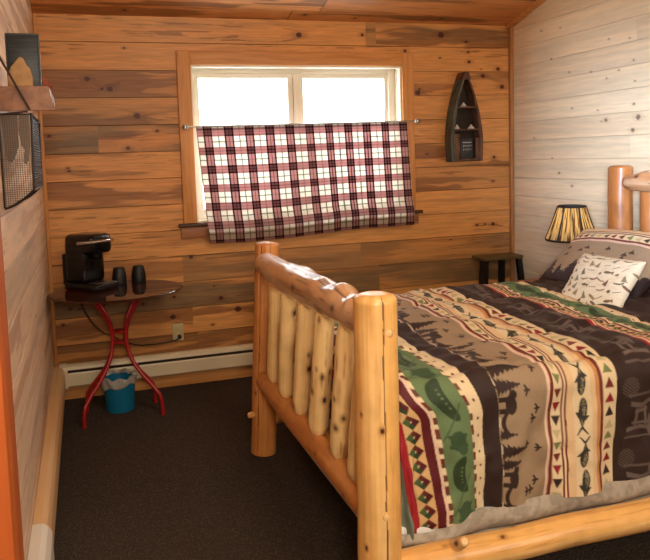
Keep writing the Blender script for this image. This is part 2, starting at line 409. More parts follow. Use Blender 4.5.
# ---- ceiling: boards across the room, rising towards the camera
us = np.arange(XL - .12, XR + .1201, .012); d0 = .128
ds = seam_coords(0, 2.4, .008, [d0 + W * i for i in range(14)])
U, D = np.meshgrid(us, ds)
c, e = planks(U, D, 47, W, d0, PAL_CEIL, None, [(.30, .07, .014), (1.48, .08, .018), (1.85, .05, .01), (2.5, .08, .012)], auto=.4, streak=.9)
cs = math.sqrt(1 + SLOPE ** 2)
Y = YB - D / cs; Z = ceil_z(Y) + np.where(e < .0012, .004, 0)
P = np.stack([U, Y, Z], -1); nv = U.size
ye = YB - 2.4 / cs
bx = []
for dz in (0.006, .16):
    for xx in (XL - .15, XR + .15):
        for yy in (YF - .15, YB + .15): bx.append((xx, yy, ceil_z(yy) + dz))
bf = [(0, 1, 3, 2), (4, 6, 7, 5), (0, 4, 5, 1), (2, 3, 7, 6), (1, 5, 7, 3), (0, 2, 6, 4)]
props(raw_mesh('ceiling', np.concatenate([P.reshape(-1, 3), np.array(bx)]), np.concatenate([grid_faces(*U.shape), np.array(bf) + nv]), M['plank_x'], smooth=False,
               colors=np.concatenate([c.reshape(-1, 3), np.tile(lin((176, 110, 60)), (8, 1))])), kind='structure')

# ---- trims
mb = MB().box(XR - .030, XR - .001, YB - .030, YB - .001, 0, ZC, .004); props(mb.build('trim_1', M['pine_dark_z']), kind='structure')
mb = MB().box(XL + .001, XL + .022, YB - .022, YB - .001, 0, ZC, .004); props(mb.build('trim_2', M['pine_trim_z']), kind='structure')
tr = MB()
for y0, y1 in ((1.0, YB - .002),):
    V8 = []
    for x in (XR - .05, XR - .001):
        for y in (y0, y1): V8 += [(x, y, ceil_z(y) - .022), (x, y, ceil_z(y) + .001)]
    tr.add(V8, [(0, 1, 3, 2), (4, 6, 7, 5), (0, 4, 5, 1), (2, 3, 7, 6), (1, 5, 7, 3), (0, 2, 6, 4)])
props(tr.build('trim_3', M['pine_trim_x']), kind='structure')
mb = MB().box(XL, -.1495, 1.22, 1.36, 0, 3.3, .004); props(mb.build('trim_4', M['jamb']), kind='structure')
mb = MB().box(XL + .02, XR - .03, YB - .014, YB - .001, 0, .095, .003); props(mb.build('baseboard_back', M['pine_trim_x']), kind='structure')

# ---- window
win = empty('window_1', ((WX0 + WX1) / 2, YB, WZ0), kind='structure')
def wbuild(mb, name, mat, parent=None):
    o = mb.build(name, mat); o.parent = parent or win
    if parent is None: o.matrix_parent_inverse = Matrix.Translation(win.location).inverted()
    return o
cw = .089
mb = MB()
mb.box(WX0 - cw, WX0, YB - .02, YB - .0005, WZ0, WZ1 + cw, .003); wbuild(mb, 'casing', M['pine_trim_z'])
mb = MB().box(WX1, WX1 + cw, YB - .02, YB - .0005, WZ0, WZ1 + cw, .003); wbuild(mb, 'casing', M['pine_trim_z'])
mb = MB().box(WX0 + .0, WX1 - .0, YB - .02, YB - .0005, WZ1, WZ1 + cw, .003); wbuild(mb, 'casing', M['pine_trim_x'])
mb = MB().box(WX0 - cw - .035, WX1 + cw + .045, YB - .045, YB - .0005, WZ0 - .024, WZ0 - .001, .004); wbuild(mb, 'stool', M['sill'])
mb = MB().box(WX0 - cw - .02, WX1 + cw + .02, YB - .022, YB - .0005, WZ0 - .10, WZ0 - .026, .003); wbuild(mb, 'apron', M['apron'])
t = .012
mb = MB().box(WX0, WX0 + t, YB, YB + .15, WZ0, WZ1).box(WX1 - t, WX1, YB, YB + .15, WZ0, WZ1).box(WX0 + t, WX1 - t, YB, YB + .15, WZ1 - t, WZ1).box(WX0 + t, WX1 - t, YB, YB + .15, WZ0, WZ0 + t)
wbuild(mb, 'jamb', M['vinyl'])
fy0, fy1 = YB + .085, YB + .145; f = .04; xm = (WX0 + WX1) / 2 + .015
mb = MB().box(WX0 + t, WX0 + t + .018, fy0, fy1, WZ0 + t + .04, WZ1 - t - .03).box(WX1 - t - .05, WX1 - t, fy0, fy1, WZ0 + t + .04, WZ1 - t - .03).box(WX0 + t, WX1 - t, fy0, fy1, WZ1 - t - .03, WZ1 - t).box(WX0 + t, WX1 - t, fy0, fy1, WZ0 + t, WZ0 + t + .04)
mb.box(xm - .085, xm - .050, fy0 + .004, fy1 - .002, WZ0 + t + .04, WZ1 - t - .03, .004).box(xm - .044, xm - .004, fy0 + .004, fy1 - .002, WZ0 + t + .04, WZ1 - t - .03, .004).box(xm - .0515, xm - .0425, fy0 + .02, fy1 - .003, WZ0 + t + .04, WZ1 - t - .03)
wbuild(mb, 'window_frame', M['vinyl'])
for (xa, xb, yo) in ((WX0 + t + .012, xm + .03, .0), (xm - .035, WX1 - t - .03, .012)):
    ya, yb2 = fy0 + .008 + yo, fy0 + .03 + yo; za, zb = WZ0 + t + .03, WZ1 - t - .022
    mb = MB().box(xa, xa + f, ya, yb2, za, zb, .003).box(xb - f, xb, ya, yb2, za, zb, .003).box(xa + f, xb - f, ya, yb2, zb - f, zb, .003).box(xa + f, xb - f, ya, yb2, za, za + f, .003)
    s_ = wbuild(mb, 'sash', M['vinyl'])
    g = MB().box(xa + f, xb - f, ya + .009, ya + .013, za + f, zb - f).build('pane', M['glass']); g.parent = s_

# ------------------------------------------------------------------ baseboard heaters
def heater(name, x0, x1, label, mat, capend, rot=0, loc=(0, 0, 0), slot=True):
    """profile along local x, back at local y=0, bulging to -y"""
    r = empty(name, loc, rot, label=label, cat='heater')
    prof = [(0, .235), (-.03, .235), (-.048, .222), (-.058, .20), (-.061, .18), (-.061, .105), (-.055, .098), (-.05, .098), (-.05, .11), (0, .11)] if not slot else [(0, .235), (-.03, .235), (-.046, .222), (-.05, .205), (-.043, .204), (-.043, .198), (-.058, .188), (-.061, .18), (-.061, .105), (-.055, .098), (-.05, .098), (-.05, .11), (0, .11)]
    MB().prism(prof, 'x', x0, x1).build('housing', mat, r)
    if slot: MB().prism([(-.044, .197), (-.058, .187), (-.0584, .190), (-.044, .201)], 'x', x0 + .05, x1 - .05).build('slot', M['heater_dark'], r)
    MB().box(x0 + .02, x1 - .02, -.045, -.008, .095, .109).build('fins', M['heater_dark'], r)
    ep = [(0, .24), (-.035, .24), (-.054, .226), (-.066, .2), (-.066, .09), (0, .09)]
    for e0 in capend:
        MB().prism(ep, 'x', e0, e0 + .05).build('end_cap', M['white_cap'] if mat is not M['heater'] else mat, r)
    return r
heater('baseboard_heater', -.215, 2.35, 'long cream baseboard heater low on the back wall under the window', M['heater'], [-.215, 2.30], 0, (0, YB - .015, 0))
h = heater('baseboard_heater', .0, 1.975, 'tan baseboard heater along the left wall with a white end cap', M['heater_tan'], [], 0, (XL + .001, 2.78, 0), False)
h.rotation_euler.z = PI / 2
h.location = (XL + .001, 2.50, 0)
MB().prism([(0, .237), (-.035, .237), (-.052, .224), (-.066, .2), (-.066, .03), (0, .03)], 'x', -.42, .0).build('end_cap', M['white_cap'], h, label='white end cap')

# ------------------------------------------------------------------ logs
LOGC = [(234, 182, 106), (216, 152, 80), (168, 104, 52), (250, 216, 154)]
def log(name, p0, p1, r0, r1, parent, seed, pal=LOGC, bend=0.0, bump=.03, knots=4, crack=None, round0=.4, round1=.4, rfun=None, dens=.012, n=40, streak=.4, flatten=None, offs=None, knobs=(), mat='log'):
    p0, p1 = Vector(p0), Vector(p1); Lg = (p1 - p0).length; d = (p1 - p0) / Lg
    up = Vector((0, 0, 1)) if abs(d.z) < .9 else Vector((0, -1, 0))
    a = d.cross(up).normalized(); b2 = a.cross(d).normalized()      # b2: up side of a lying log / -y side of an upright one
    m_ = max(12, int(Lg / dens)); rr = (r0 + r1) / 2
    ts = np.linspace(0, 1, m_)
    ends0 = np.array([0, .25, .55, .8, 1.0]) * rr * round0 / Lg
    ts = np.unique(np.concatenate([ends0, 1 - np.array([0, .25, .55, .8, 1.0]) * rr * round1 / Lg, ts[(ts > ends0[-1]) & (ts < 1 - rr * round1 / Lg)]]))
    th = np.linspace(0, 2 * PI, n, endpoint=False)
    Tm, H = np.meshgrid(ts, th, indexing='ij')
    R = r0 + (r1 - r0) * Tm
    if rfun is not None: R = R * rfun(Tm, H)
    sl = Tm * Lg
    R = R * (1 + bump * (fbm(sl * 5 + seed * 3.1, np.cos(H) * 1.3 + np.sin(H) * .7, seed, 2) - .5) * 2 + bump * .5 * (fbm(sl * 14 + seed, np.sin(H) * 2, seed + 3, 2) - .5) * 2)
    for (kt, kh, kr, ka) in knobs:                                 # burls
        dh = np.angle(np.exp(1j * (H - kh)))
        R = R + ka * np.exp(-(((Tm - kt) * Lg / kr) ** 2 + (dh * R / kr) ** 2))
    for side, rd in ((0, round0), (1, round1)):
        w_ = rr * rd / Lg
        x = np.clip((Tm if side == 0 else 1 - Tm) / w_, 0, 1)
        R = R * (1 - (1 - np.sqrt(1 - (1 - x) ** 2)) * .35 * (1 if rd < 1 else 1.9))
    cx = bend * np.sin(Tm * PI) + .25 * rr * (fbm(sl * 2.3 + seed, sl * 0 + seed, seed + 5, 2) - .5)
    cy = .25 * rr * (fbm(sl * 2.1 + seed * 2, sl * 0, seed + 8, 2) - .5)
    A, B2, D = np.array(a), np.array(b2), np.array(d)
    P = np.array(p0) + sl[..., None] * D + (cx + R * np.cos(H))[..., None] * A + (cy + R * np.sin(H))[..., None] * B2
    light, mid, dark, pale = [lin(c) for c in pal]
    arc = H * rr
    g = fbm(sl * 2.5 + seed, np.cos(H) * 5 + np.sin(H) * 3.7 + seed, seed + 11, 3)
    g2 = fbm(sl * 8 + seed, np.cos(H) * 9 - np.sin(H) * 8, seed + 13, 3)
    g3 = fbm(sl * 1.2 + seed, np.cos(H) * 2 + np.sin(H) * 2.4 + 9, seed + 15, 3)
    c = mix(np.broadcast_to(light, H.shape + (3,)), mid, np.clip((g - .35) * 1.8, 0, 1))
    c = mix(c, pale, sstep(.55, .8, g3) * .5)
    c = mix(c, dark, sstep(.62, .8, g2) * streak)
    rs = np.random.RandomState(seed)
    for _ in range(knots):
        kt, kh, kr = rs.uniform(.06, .94), rs.uniform(0, 2 * PI), rs.uniform(.003, .008)
        dh = np.angle(np.exp(1j * (H - kh))) * rr; ds = (Tm - kt) * Lg
        q = np.hypot(dh, ds * .7)
        c = mix(c, dark * .8, (1 - sstep(kr, kr * 3.2, q)) * .55); c = mix(c, lin((70, 32, 18)), 1 - sstep(kr * .8, kr * 1.3, q))
    if crack is not None:
        for (ch, c0, c1, cwid) in crack:
            hh = ch + .06 * (vnoise(sl * 9, sl * 0, seed) - .5)
            dh = np.abs(np.angle(np.exp(1j * (H - hh)))) * rr
            msk = (dh < cwid) & (Tm > c0) & (Tm < c1)
            c = mix(c, lin((74, 38, 20)), msk * .85)
            P = P - (msk * .004)[..., None] * (np.cos(H)[..., None] * A + np.sin(H)[..., None] * B2)
    nv = H.size; nt_ = len(ts)
    F = grid_faces(nt_, n, closed_x=True)
    V_ = P.reshape(-1, 3); C_ = c.reshape(-1, 3)
    # end grain: rings of quads towards the centre
    capV = []; capC = []; capF = []
    for row, sgn in ((0, -1), (nt_ - 1, 1)):
        prev = [row * n + k for k in range(n)]; cen = P[row].mean(0); base = nv + len(capV)
        for j, fr in enumerate((.66, .33, .02)):
            for k in range(n):
                capV.append(cen + (P[row, k] - cen) * fr + np.array(d) * sgn * .002 * (1 - fr)); capC.append(lin((236, 196, 140)) * (.92 if j % 2 else 1.05))
            cur = [base + j * n + k for k in range(n)]
            for k in range(n): capF.append((prev[k], prev[(k + 1) % n], cur[(k + 1) % n], cur[k]))
            prev = cur
    V_ = np.concatenate([V_, np.array(capV)]); C_ = np.concatenate([C_, np.array(capC)]); F = np.concatenate([F, np.array(capF)])
    o = raw_mesh(name, V_, F, M[mat], parent, colors=C_)
    import bmesh
    bm = bmesh.new(); bm.from_mesh(o.data); bmesh.ops.recalc_face_normals(bm, faces=bm.faces); bm.to_mesh(o.data); bm.free()
    return o

# ------------------------------------------------------------------ the bed
bed = empty('log_bed', (0, 0, 0), label='peeled pine log bed with spindled footboard and tall headboard posts', cat='bed')
HEADC = [(186, 118, 62), (160, 96, 46), (110, 62, 32), (200, 136, 78)]
ORANGE = [(206, 136, 72), (180, 110, 54), (126, 72, 36), (220, 158, 94)]
log('post', (.818, 1.885, 0), (.817, 1.885, 1.082), .069, .0655, bed, 3, crack=[(1.62, .02, .995, .0022), (4.9, .2, .9, .003)], knots=9, round0=.1, round1=.35, bump=.015, dens=.008, n=150, streak=.25)
log('post', (.795, 3.304, 0), (.862, 3.304, 1.08), .064, .060, bed, 5, pal=ORANGE, crack=[(2.35, .02, .99, .0022)], knots=7, round0=.1, round1=.3, bump=.015, dens=.01, n=130)
log('post', (2.985, 1.885, 0), (2.985, 1.885, 1.365), .078, .076, bed, 8, pal=HEADC, crack=[(4.4, .3, .95, .004)], knots=6, round0=.1, round1=.25, bump=.015)
log('post', (2.985, 3.275, 0), (2.985, 3.275, 1.388), .070, .066, bed, 9, pal=HEADC, crack=[(.6, .3, .98, .005)], knots=8, round0=.1, round1=.25, bump=.015)
# footboard rails
RAILC = [(208, 158, 112), (186, 130, 86), (112, 72, 48), (228, 196, 164)]
log('foot_rail', (.825, 3.262, .985), (.825, 1.94, .975), .052, .056, bed, 12, pal=RAILC, bump=.09, knots=14, round0=.9, round1=.2, dens=.008, n=56, streak=.85,
    rfun=lambda t, h: 1 + .22 * np.sin(PI * np.clip(t * 1.15, 0, 1)), crack=[(1.5, .15, .75, .003), (1.25, .55, .98, .004)],
    mat='log_gloss', knobs=[(.80, 2.0, .06, .024), (.66, 1.2, .05, .012), (.93, 1.3, .035, .022), (.45, 2.6, .05, .012), (.88, 2.9, .045, .018)])
log('foot_rail', (.82, 3.262, .392), (.82, 1.94, .385), .052, .058, bed, 13, pal=ORANGE, bump=.04, knots=8, round0=.2, round1=.2)
SPC = [(240, 204, 142), (224, 178, 112), (140, 86, 46), (246, 214, 158)]
for i, y in enumerate((3.08, 2.875, 2.648, 2.43, 2.205, 2.035)):
    log('spindle', (.812 - .004 * (i % 2), y, .432), (.822, y - .085, .955), .039, .037, bed, 60 + i, pal=SPC, bump=.07, knots=[5, 4, 6, 14, 7, 5][i], round0=1.1, round1=.4, streak=[.1, .1, .2, .7, .8, .3][i], dens=.01,
        rfun=lambda t, h: .72 + .28 * np.clip(np.minimum(t, 1 - t) / .12, 0, 1) ** .6)
# side rails
log('side_rail', (.87, 1.878, .205), (2.93, 1.878, .205), .052, .05, bed, 21, n=120, bump=.02, knots=12, round0=.1, round1=.1, crack=[(3.45, .12, .95, .0025)], dens=.012)
log('side_rail', (.86, 3.30, .205), (2.93, 3.30, .205), .052, .05, bed, 22, bump=.02, knots=8, round0=.1, round1=.1)
# tenon plugs
for (p, d, r_, l_) in (((.812, 1.820, .416), (0, -1, 0), .019, .006), ((.832, 1.822, .975), (0, -1, 0), .019, .005), ((.744, 3.285, .215), (-1, -.3, 0), .016, .022)):
    p = Vector(p); d = Vector(d).normalized()
    log('plug', p - d * .03, p + d * l_, r_, r_ * .93, bed, 33, pal=[(222, 168, 100), (206, 146, 80), (150, 96, 50), (234, 190, 130)], round0=.1, round1=.5, knots=0, dens=.004, n=24)
log('peg', (1.066, 1.862, .250), (1.066, 1.80, .298), .021, .016, bed, 34, pal=[(232, 190, 132), (216, 166, 104), (170, 116, 66), (244, 212, 160)], round0=.1, round1=.8, knots=3, dens=.004, n=24, bump=.06)
# headboard
log('head_rail', (2.945, 3.195, 1.292), (2.955, 1.93, 1.285), .043, .047, bed, 41, pal=RAILC, bump=.10, knots=10, round0=1.3, round1=.2, dens=.01, n=48, streak=.8,
    rfun=lambda t, h: 1 + .15 * np.sin(PI * t), knobs=[(.12, 1.6, .05, .02), (.3, 1.0, .05, .02)], crack=[(1.9, .03, .2, .004)])
log('head_rail', (2.985, 3.215, .60), (2.985, 1.93, .60), .052, .052, bed, 42, pal=ORANGE, bump=.03, knots=6, round0=.1, round1=.1)
for i, y in enumerate((3.05, 2.86, 2.66, 2.46, 2.26, 2.08)):
    log('spindle', (2.985, y, .63), (2.985, y, 1.27), .058, .056, bed, 80 + i, pal=HEADC, bump=.03, knots=5, round0=.4, round1=.3)

# mattress
mat_o = MB().box(.905, 2.90, 1.975, 3.235, .30, .70, .06).build('mattress', M['sheet'], label='white mattress under the patterned comforter on the log bed', cat='mattress')
bs = MB().box(.895, 2.90, 1.945, 3.24, .155, .295, .02).build('box_spring', M['sheet'], label='thin pale box spring between the log side rails beneath the mattress', cat='box spring')

# ------------------------------------------------------------------ the printed fabric
BR, TAN, CR, RED, DRED, GRN, DGRN = [lin(c) for c in ((50, 34, 30), (154, 131, 104), (222, 202, 164), (156, 32, 42), (90, 22, 28), (100, 122, 82), (46, 64, 40))]
PEACH, RUST, TEAL, PINK, OLV = [lin(c) for c in ((220, 188, 146), (112, 44, 32), (112, 124, 108), (220, 192, 168), (120, 128, 78))]
STRIPES = [(-9, BR), (.70, CR), (.735, TEAL), (.79, RED), (.828, lin((208, 170, 118))), (.905, DRED), (.944, PINK), (.957, lin((98, 60, 46))), (.974, GRN), (1.113, lin((110, 70, 52))), (1.127, CR),
           (1.177, BR), (1.251, TAN), (1.466, PINK), (1.478, RUST), (1.491, CR), (1.527, RUST), (1.534, CR), (1.541, RUST), (1.548, PEACH), (1.574, CR), (1.642, PEACH), (1.662, lin((196, 140, 88))), (1.677, RUST), (1.690, CR), (1.750, BR),
           (1.968, RED), (1.982, CR), (1.990, RED), (1.996, lin((212, 176, 128))), (2.046, DRED), (2.058, CR), (2.068, lin((110, 70, 52))), (2.08, GRN), (2.18, CR), (2.205, PEACH), (2.218, BR), (9, BR)]
def fabric(X, S, upright=False):
    st = np.array([s_[0] for s_ in STRIPES]); cl = np.array([s_[1] for s_ in STRIPES])
    wob = (fbm(S * 7, X * 7, 71, 2) - .5) * .004
    X = X + wob
    c = cl[np.clip(np.searchsorted(st, X, 'right') - 1, 0, len(cl) - 1)].copy()
    def paint(mask, col): c[mask] = col
    # notched edges beside the green bands
    for xa, xb in ((.957, .974), (1.113, 1.127), (2.068, 2.08)):
        q = (X > xa) & (X < xb) & (np.mod(S, .05) < .026); paint(q, CR)
        q = (X > xa) & (X < xb) & (np.mod(S + .01, .1) < .02); paint(q, RUST)
    # diamonds
    for xc, hw, p in ((.8665, .036, .052), (2.021, .023, .034)):
        ds = np.mod(S, p) - p / 2; dx = X - xc
        q = np.abs(dx) / hw + np.abs(ds) / (p * .5) < 1
        lft = dx + ds * .8 < 0
        paint(q & lft, lin((72, 92, 52))); paint(q & ~lft, lin((96, 34, 28)))
        paint(q & (np.abs(dx) < hw * .13) & (np.abs(ds) < p * .08), CR)
        paint(q & (dx * .8 - ds > 0) & lft, DGRN); paint(q & (dx * .8 - ds > 0) & ~lft, DRED * .8)
    # canoes and bears on green
    for xc, hw in ((1.043, .07), (2.13, .05)):
        p = .27; k = np.mod(S + .06, p); a = (k - .075) / .075; b2 = (X - xc) / hw
        cen = .45 * a ** 2 * np.sign(1) - .25; q = (np.abs(a) < 1) & (np.abs(b2 - cen) < .40 * (1 - a ** 4) ** .6 * .9 + .06)
        paint(q, DGRN); paint(q & (np.abs(a) < .45) & (np.abs(b2 - cen - .15) < .07) & (np.mod(S, .016) < .006), GRN)
        a = (k - .205) / .035; q = (a ** 2 + (b2 * 1.9) ** 2 < 1) | (((a + .9) ** 2) * 3 + (b2 * 3 - .7) ** 2 < 1) | ((np.abs(np.abs(a) - .5) < .18) & (b2 < .62) & (b2 > -.62)); paint(q, lin((58, 80, 54)))
        q = (X > xc - hw) & (X < xc + hw) & (np.abs((X - xc) - .9 * (np.mod(S, .27) - .22) ) < .0035); paint(q & (np.mod(S, .27) > .15), lin((66, 88, 58)))
    # dots on cream
    for xc in (1.152, 2.193):
        ds = np.mod(S, .062) - .031; paint(np.hypot(ds, (X - xc)) < .0055, RUST * .6)
    # trees and animals between the dark band and the birds
    h = (X - 1.251) / .175; q0 = (X > 1.245) & (X < 1.47)
    if upright:
        p = .285; t = np.mod(-S + .02, p)                                # upright means towards the head of the bed
        for tc_, Lh, wd in ((.040, .128, .036), (.098, .098, .031), (.262, .07, .02)):
            hh = (X - 1.262) / Lh; ds = np.abs(t - tc_)
            w_ = wd * np.clip(1.03 - hh, 0, 1) ** .85 * (1 - .45 * np.mod(hh * 6, 1.0)) + .005 * (vnoise(S * 260, X * 200, 4) - .5)
            paint(q0 & (hh > 0) & (hh < 1) & (ds < w_), BR)
            paint(q0 & (X < 1.264) & (ds < .005), BR)
        ds = t - .160; dx = X - 1.312                                      # bear
        q = ((ds / .034) ** 2 + (dx / .024) ** 2 < 1) | (((ds + .034) / .015) ** 2 + ((dx - .012) / .016) ** 2 < 1) | ((np.abs(np.abs(ds) - .020) < .009) & (dx < 0) & (dx > -.052)); paint(q0 & q, BR)
        ds = t - .222; q = (np.abs(ds) < .033) & (np.abs(X - 1.277 - 14 * ds * ds) < .009); paint(q0 & q, BR)   # canoe
        paint((np.abs(X - 1.259 - .003 * np.sin(S * 60)) < .003) & (vnoise(S * 30, S * 0, 8) > .5), lin((198, 182, 160)))
        q = q0 & (X < 1.258); paint(q, BR)
    else:
        for p, off, ht, wd in ((.16, .0, .58, .045), (.13, .05, .40, .034), (.31, .20, .5, .04)):
            ds = np.abs(np.mod(S + off, p) - p / 2); hh = h / ht
            wdt = wd * (1 - hh) * (.55 + .75 * (1 - np.mod(hh * 4, 1.0)))
            paint(q0 & (hh > -.1) & (hh < 1) & (ds < wdt + .008 * (vnoise(S * 160, X * 160, 4) - .5)), BR * 1.05)
        for p, off in ((.42, .14),):
            ds = np.mod(S + off, p) - p / 2; dx = X - 1.312
            q = ((ds / .042) ** 2 + (dx / .026) ** 2 < 1) | (((ds - .042) / .018) ** 2 + ((dx - .010) / .017) ** 2 < 1) | ((np.abs(np.abs(ds) - .024) < .010) & (dx < 0) & (dx > -.06)); paint(q, BR)
        q = q0 & (h < .14) & (vnoise(S * 34, X * 60, 9) > .4); paint(q, BR)
    # birds on tan
    for p, off, xc in ((.285, .02, 1.425), (.285, .05, 1.405), (.285, .17, 1.43), (.19, .10, 1.385)):
        ds = np.mod(S + off, p) - p / 2; dx = X - xc
        q = (np.abs(dx + .6 * np.abs(ds)) < .0045) & (np.abs(ds) < .017) | (np.abs(ds) < .0035) & (dx > -.016) & (dx < .010); paint(q & q0, BR)
    # triangles
    TC = [BR, RED * .8, RUST, OLV, lin((190, 176, 128))]
    for xa, xb, sg in ((1.493, 1.525, 1), (1.697, 1.738, -1)):
        p = .05; k = np.floor(S / p); f_ = np.mod(S, p) / p; f_ = f_ if sg > 0 else 1 - f_
        xc = (xa + xb) / 2; q = (f_ < .72) & (np.abs(X - xc) < (xb - xa) / 2 * (f_ / .72))
        for j in range(5): paint(q & (np.mod(k, 5) == j), TC[j])
    # fish
    p = .142; k = np.floor(S / p); dirn = np.where(_h(k, k * 0, 5) > .45, 1, -1); a = (np.mod(S, p) / p - .5) * 2.04 * dirn; b2 = (X - 1.608) / .033
    b2 = b2 - .12 * np.sin(a * 2.2) * dirn
    FD = lin((52, 50, 44))
    tt = np.clip((a + .96) / 1.52, 0, 1)
    body = .50 * np.sin(PI * tt ** .72) ** .8
    q = (a > -.96) & (a < .56) & (np.abs(b2) < np.maximum(body, .09)); paint(q, FD)
    paint(q & (b2 > -.1) & (b2 < body - .14) & (vnoise(S * 420, X * 420, 6) > .52), lin((150, 140, 112)))
    paint(q & (np.abs(a + .62) < .015), lin((150, 140, 112)))
    paint((a > .48) & (a < .97) & (np.abs(b2) < (a - .42) * 1.25) & (np.abs(b2) > (a - .66) * 1.7), FD)
    paint((a > -.25) & (a < .12) & (b2 < 0) & (b2 > -body - .42 * (.12 - a) / .37), FD)
    paint((a > -.05) & (a < .22) & (b2 > 0) & (b2 < body + .36 * (.22 - a) / .27), FD)
    # faint motifs on the wide dark band
    GR = lin((104, 90, 84)); q0 = (X > 1.76) & (X < 1.965)
    p = .30; ds = np.mod(S + .10, p) - p / 2; dx = X - 1.815; r_ = np.hypot(ds, dx)
    paint(q0 & (r_ < .038) & (np.mod(ds * 90 + dx * 60, 1) > .5) & (np.mod(ds * 60 - dx * 90, 1) > .35), GR)
    ds2 = np.mod(S + .22, p) - p / 2; dx = X - 1.875
    q = (np.abs(dx) < .055) & (np.abs(np.abs(ds2) - .045 - .25 * np.abs(dx)) < .009) | (np.abs(ds2) < .038) & (np.abs(dx) < .034) & ((np.abs(np.abs(dx) - .022) < .006) | (np.abs(np.abs(ds2) - .026) < .006)); paint(q0 & q, GR)
    paint(q0 & (np.abs(np.abs(ds2) - .09) < .004) & (np.abs(dx) < .07), GR * .8)
    ds3 = np.mod(S, p * .66) - .1; paint(q0 & (np.abs(X - 1.92) < .014 * np.clip(1 - (ds3 / .05) ** 2, 0, 1)) & (np.abs(ds3) < .05), GR * .9)
    q = (X > 2.23) & (vnoise(S * 26, X * 60, 19) > .72) & (vnoise(S * 60, X * 140, 20) > .5); paint(q, GR * .8)
    return c

# ------------------------------------------------------------------ comforter
Z_TOP, R_ = .762, .085
def fold(o):
    """overhang o>0 measured along the cloth from where the edge starts to round -> (outward offset, drop)"""
    q = R_ * PI / 2
    a = np.clip(o, 0, q) / R_
    return R_ * np.sin(a), R_ * (1 - np.cos(a)) + np.clip(o - q, 0, None)
xs0, xs1 = .975, 2.86                    # where the top starts to round at the foot / ends at the head
ye_n, ye_f = 2.015, 3.165                # near and far fold starts
drop_n, drop_f, drop_ft = .548, .42, .36
cx_ = np.arange(xs0 - drop_ft, xs1, .0034); cy_ = np.arange(ye_n - drop_n, ye_f + drop_f, .0034)
CX, CY = np.meshgrid(cx_, cy_)
on = np.clip(ye_n - CY, 0, None); of = np.clip(CY - ye_f, 0, None); ox = np.clip(xs0 - CX, 0, None)
hn, dn = fold(on); hf, df = fold(of); hx, dx_ = fold(ox)
X = np.maximum(CX, xs0) - hx; Y = np.clip(CY, ye_n, ye_f) - hn + hf
dropd = np.maximum(np.maximum(dn, df), dx_)
# rounded outer corner where both edges hang
both = (ox > 0) & (on > 0); dd = np.hypot(ox, on) + 1e-9; hb, db = fold(dd)
X = np.where(both, xs0 - hb * ox / dd, X); Y = np.where(both, ye_n - hb * on / dd, Y)
dropd = np.where(both, np.minimum(db, .497), dropd)
Z = Z_TOP - dropd
puff = .020 * (fbm(CX * 5.5, CY * 5.5, 91, 3) - .5) * 2 + .014 * (fbm(CX * 13, CY * 9, 95, 2) - .5) * 2
quilt = -.010 * np.exp(-((np.mod(CY - 2.16, .30) - .15) / .018) ** 2) - .006 * np.exp(-((np.mod(CX - 1.25, .42) - .21) / .02) ** 2)
flat = 1 - sstep(0, .12, dropd)
Z = Z + (puff + quilt) * flat + .022 * flat * sstep(2.2, 3.0, Y) + .006 * flat
Z = Z + np.where(on > 0, 1, 0) * sstep(.2, .42, dropd) * (-.006 * np.sin(CX * 9 + 1) + .034 * sstep(1.08, 1.22, CX) - .010 * sstep(1.5, 1.9, CX))
side = np.where(dn > .04, sstep(.04, .2, dn), 0)
Y = Y - side * (.014 * np.sin(CX * 19 + 2 * np.sin(CX * 5) + .8 * np.sin(CY * 9)) + .030 * (fbm(CX * 11, CY * 5, 97, 3) - .5)) * .8 + side * .004 + (puff * .7) * sstep(.02, .2, dn) * -1
X = X - np.where(dx_ > .04, .006 * np.sin(CY * 15), 0)
t_ = np.where(both, db, dn)
q = sstep(0, .14, t_) * .85 + 1.0 * np.clip(t_ - .14, 0, 1)
on_e = np.where(both, dd, on); SY = np.where(on > 0, ye_n - on_e, CY); w_on = sstep(0, .07, on); Xq = X * w_on + CX * (1 - w_on)
Xp = np.where(CX < 1.4, (Xq - .252 * q) / (1 - .18 * q), CX)
e1 = sstep(1.28, 1.1, Xq) * (.016 + .03 * np.clip((t_ - .14) / .3, 0, 1)) * sstep(0, .1, t_)
Xp = Xp - e1
Xp = np.where((CX < 1.4) & (on <= 0), CX, Xp)
Cc = sum(fabric(Xp + a, SY + b_, True) for a in (-.0009, .0009) for b_ in (-.0009, .0009)) / 4
# grey lining rolled under the near hem
comf = raw_mesh('comforter', np.stack([X, Y, Z], -1).reshape(-1, 3), grid_faces(*X.shape)[:, ::-1], M['fabric'], colors=Cc.reshape(-1, 3))
props(comf, 'lodge comforter printed with stripes of fish, trees, canoes and diamonds covering the log bed', 'comforter')
sx = np.arange(.885, 2.86, .005); sv = np.linspace(0, 1, 28)
SX, SV = np.meshgrid(sx, sv)
low = np.where(SX < 1.2, .252, .256)
ztop = .272 + .036 * sstep(1.08, 1.22, SX); zlo = .215
sag = .012 * np.sin(SX * 19) + .014 * (fbm(SX * 9, SV * 2, 55, 2) - .5)
LY = 1.934 - .030 * np.sin(SV * PI) - sag * np.sin(SV * PI) * .8 + .02 * SV
LZ = ztop + (zlo - ztop) * SV + .006 * np.sin(SX * 23) * (1 - SV)
lc = mix(np.broadcast_to(lin((166, 156, 141)), SX.shape + (3,)), lin((148, 138, 124)), sstep(.42, .62, fbm(SX * 42, SV * 4 + SX * 9, 57, 3)))
props(raw_mesh('lining', np.stack([SX, LY, LZ], -1).reshape(-1, 3), grid_faces(*SX.shape)[:, ::-1], M['lining'], comf, colors=lc.reshape(-1, 3)), 'mottled grey lining below the hem')

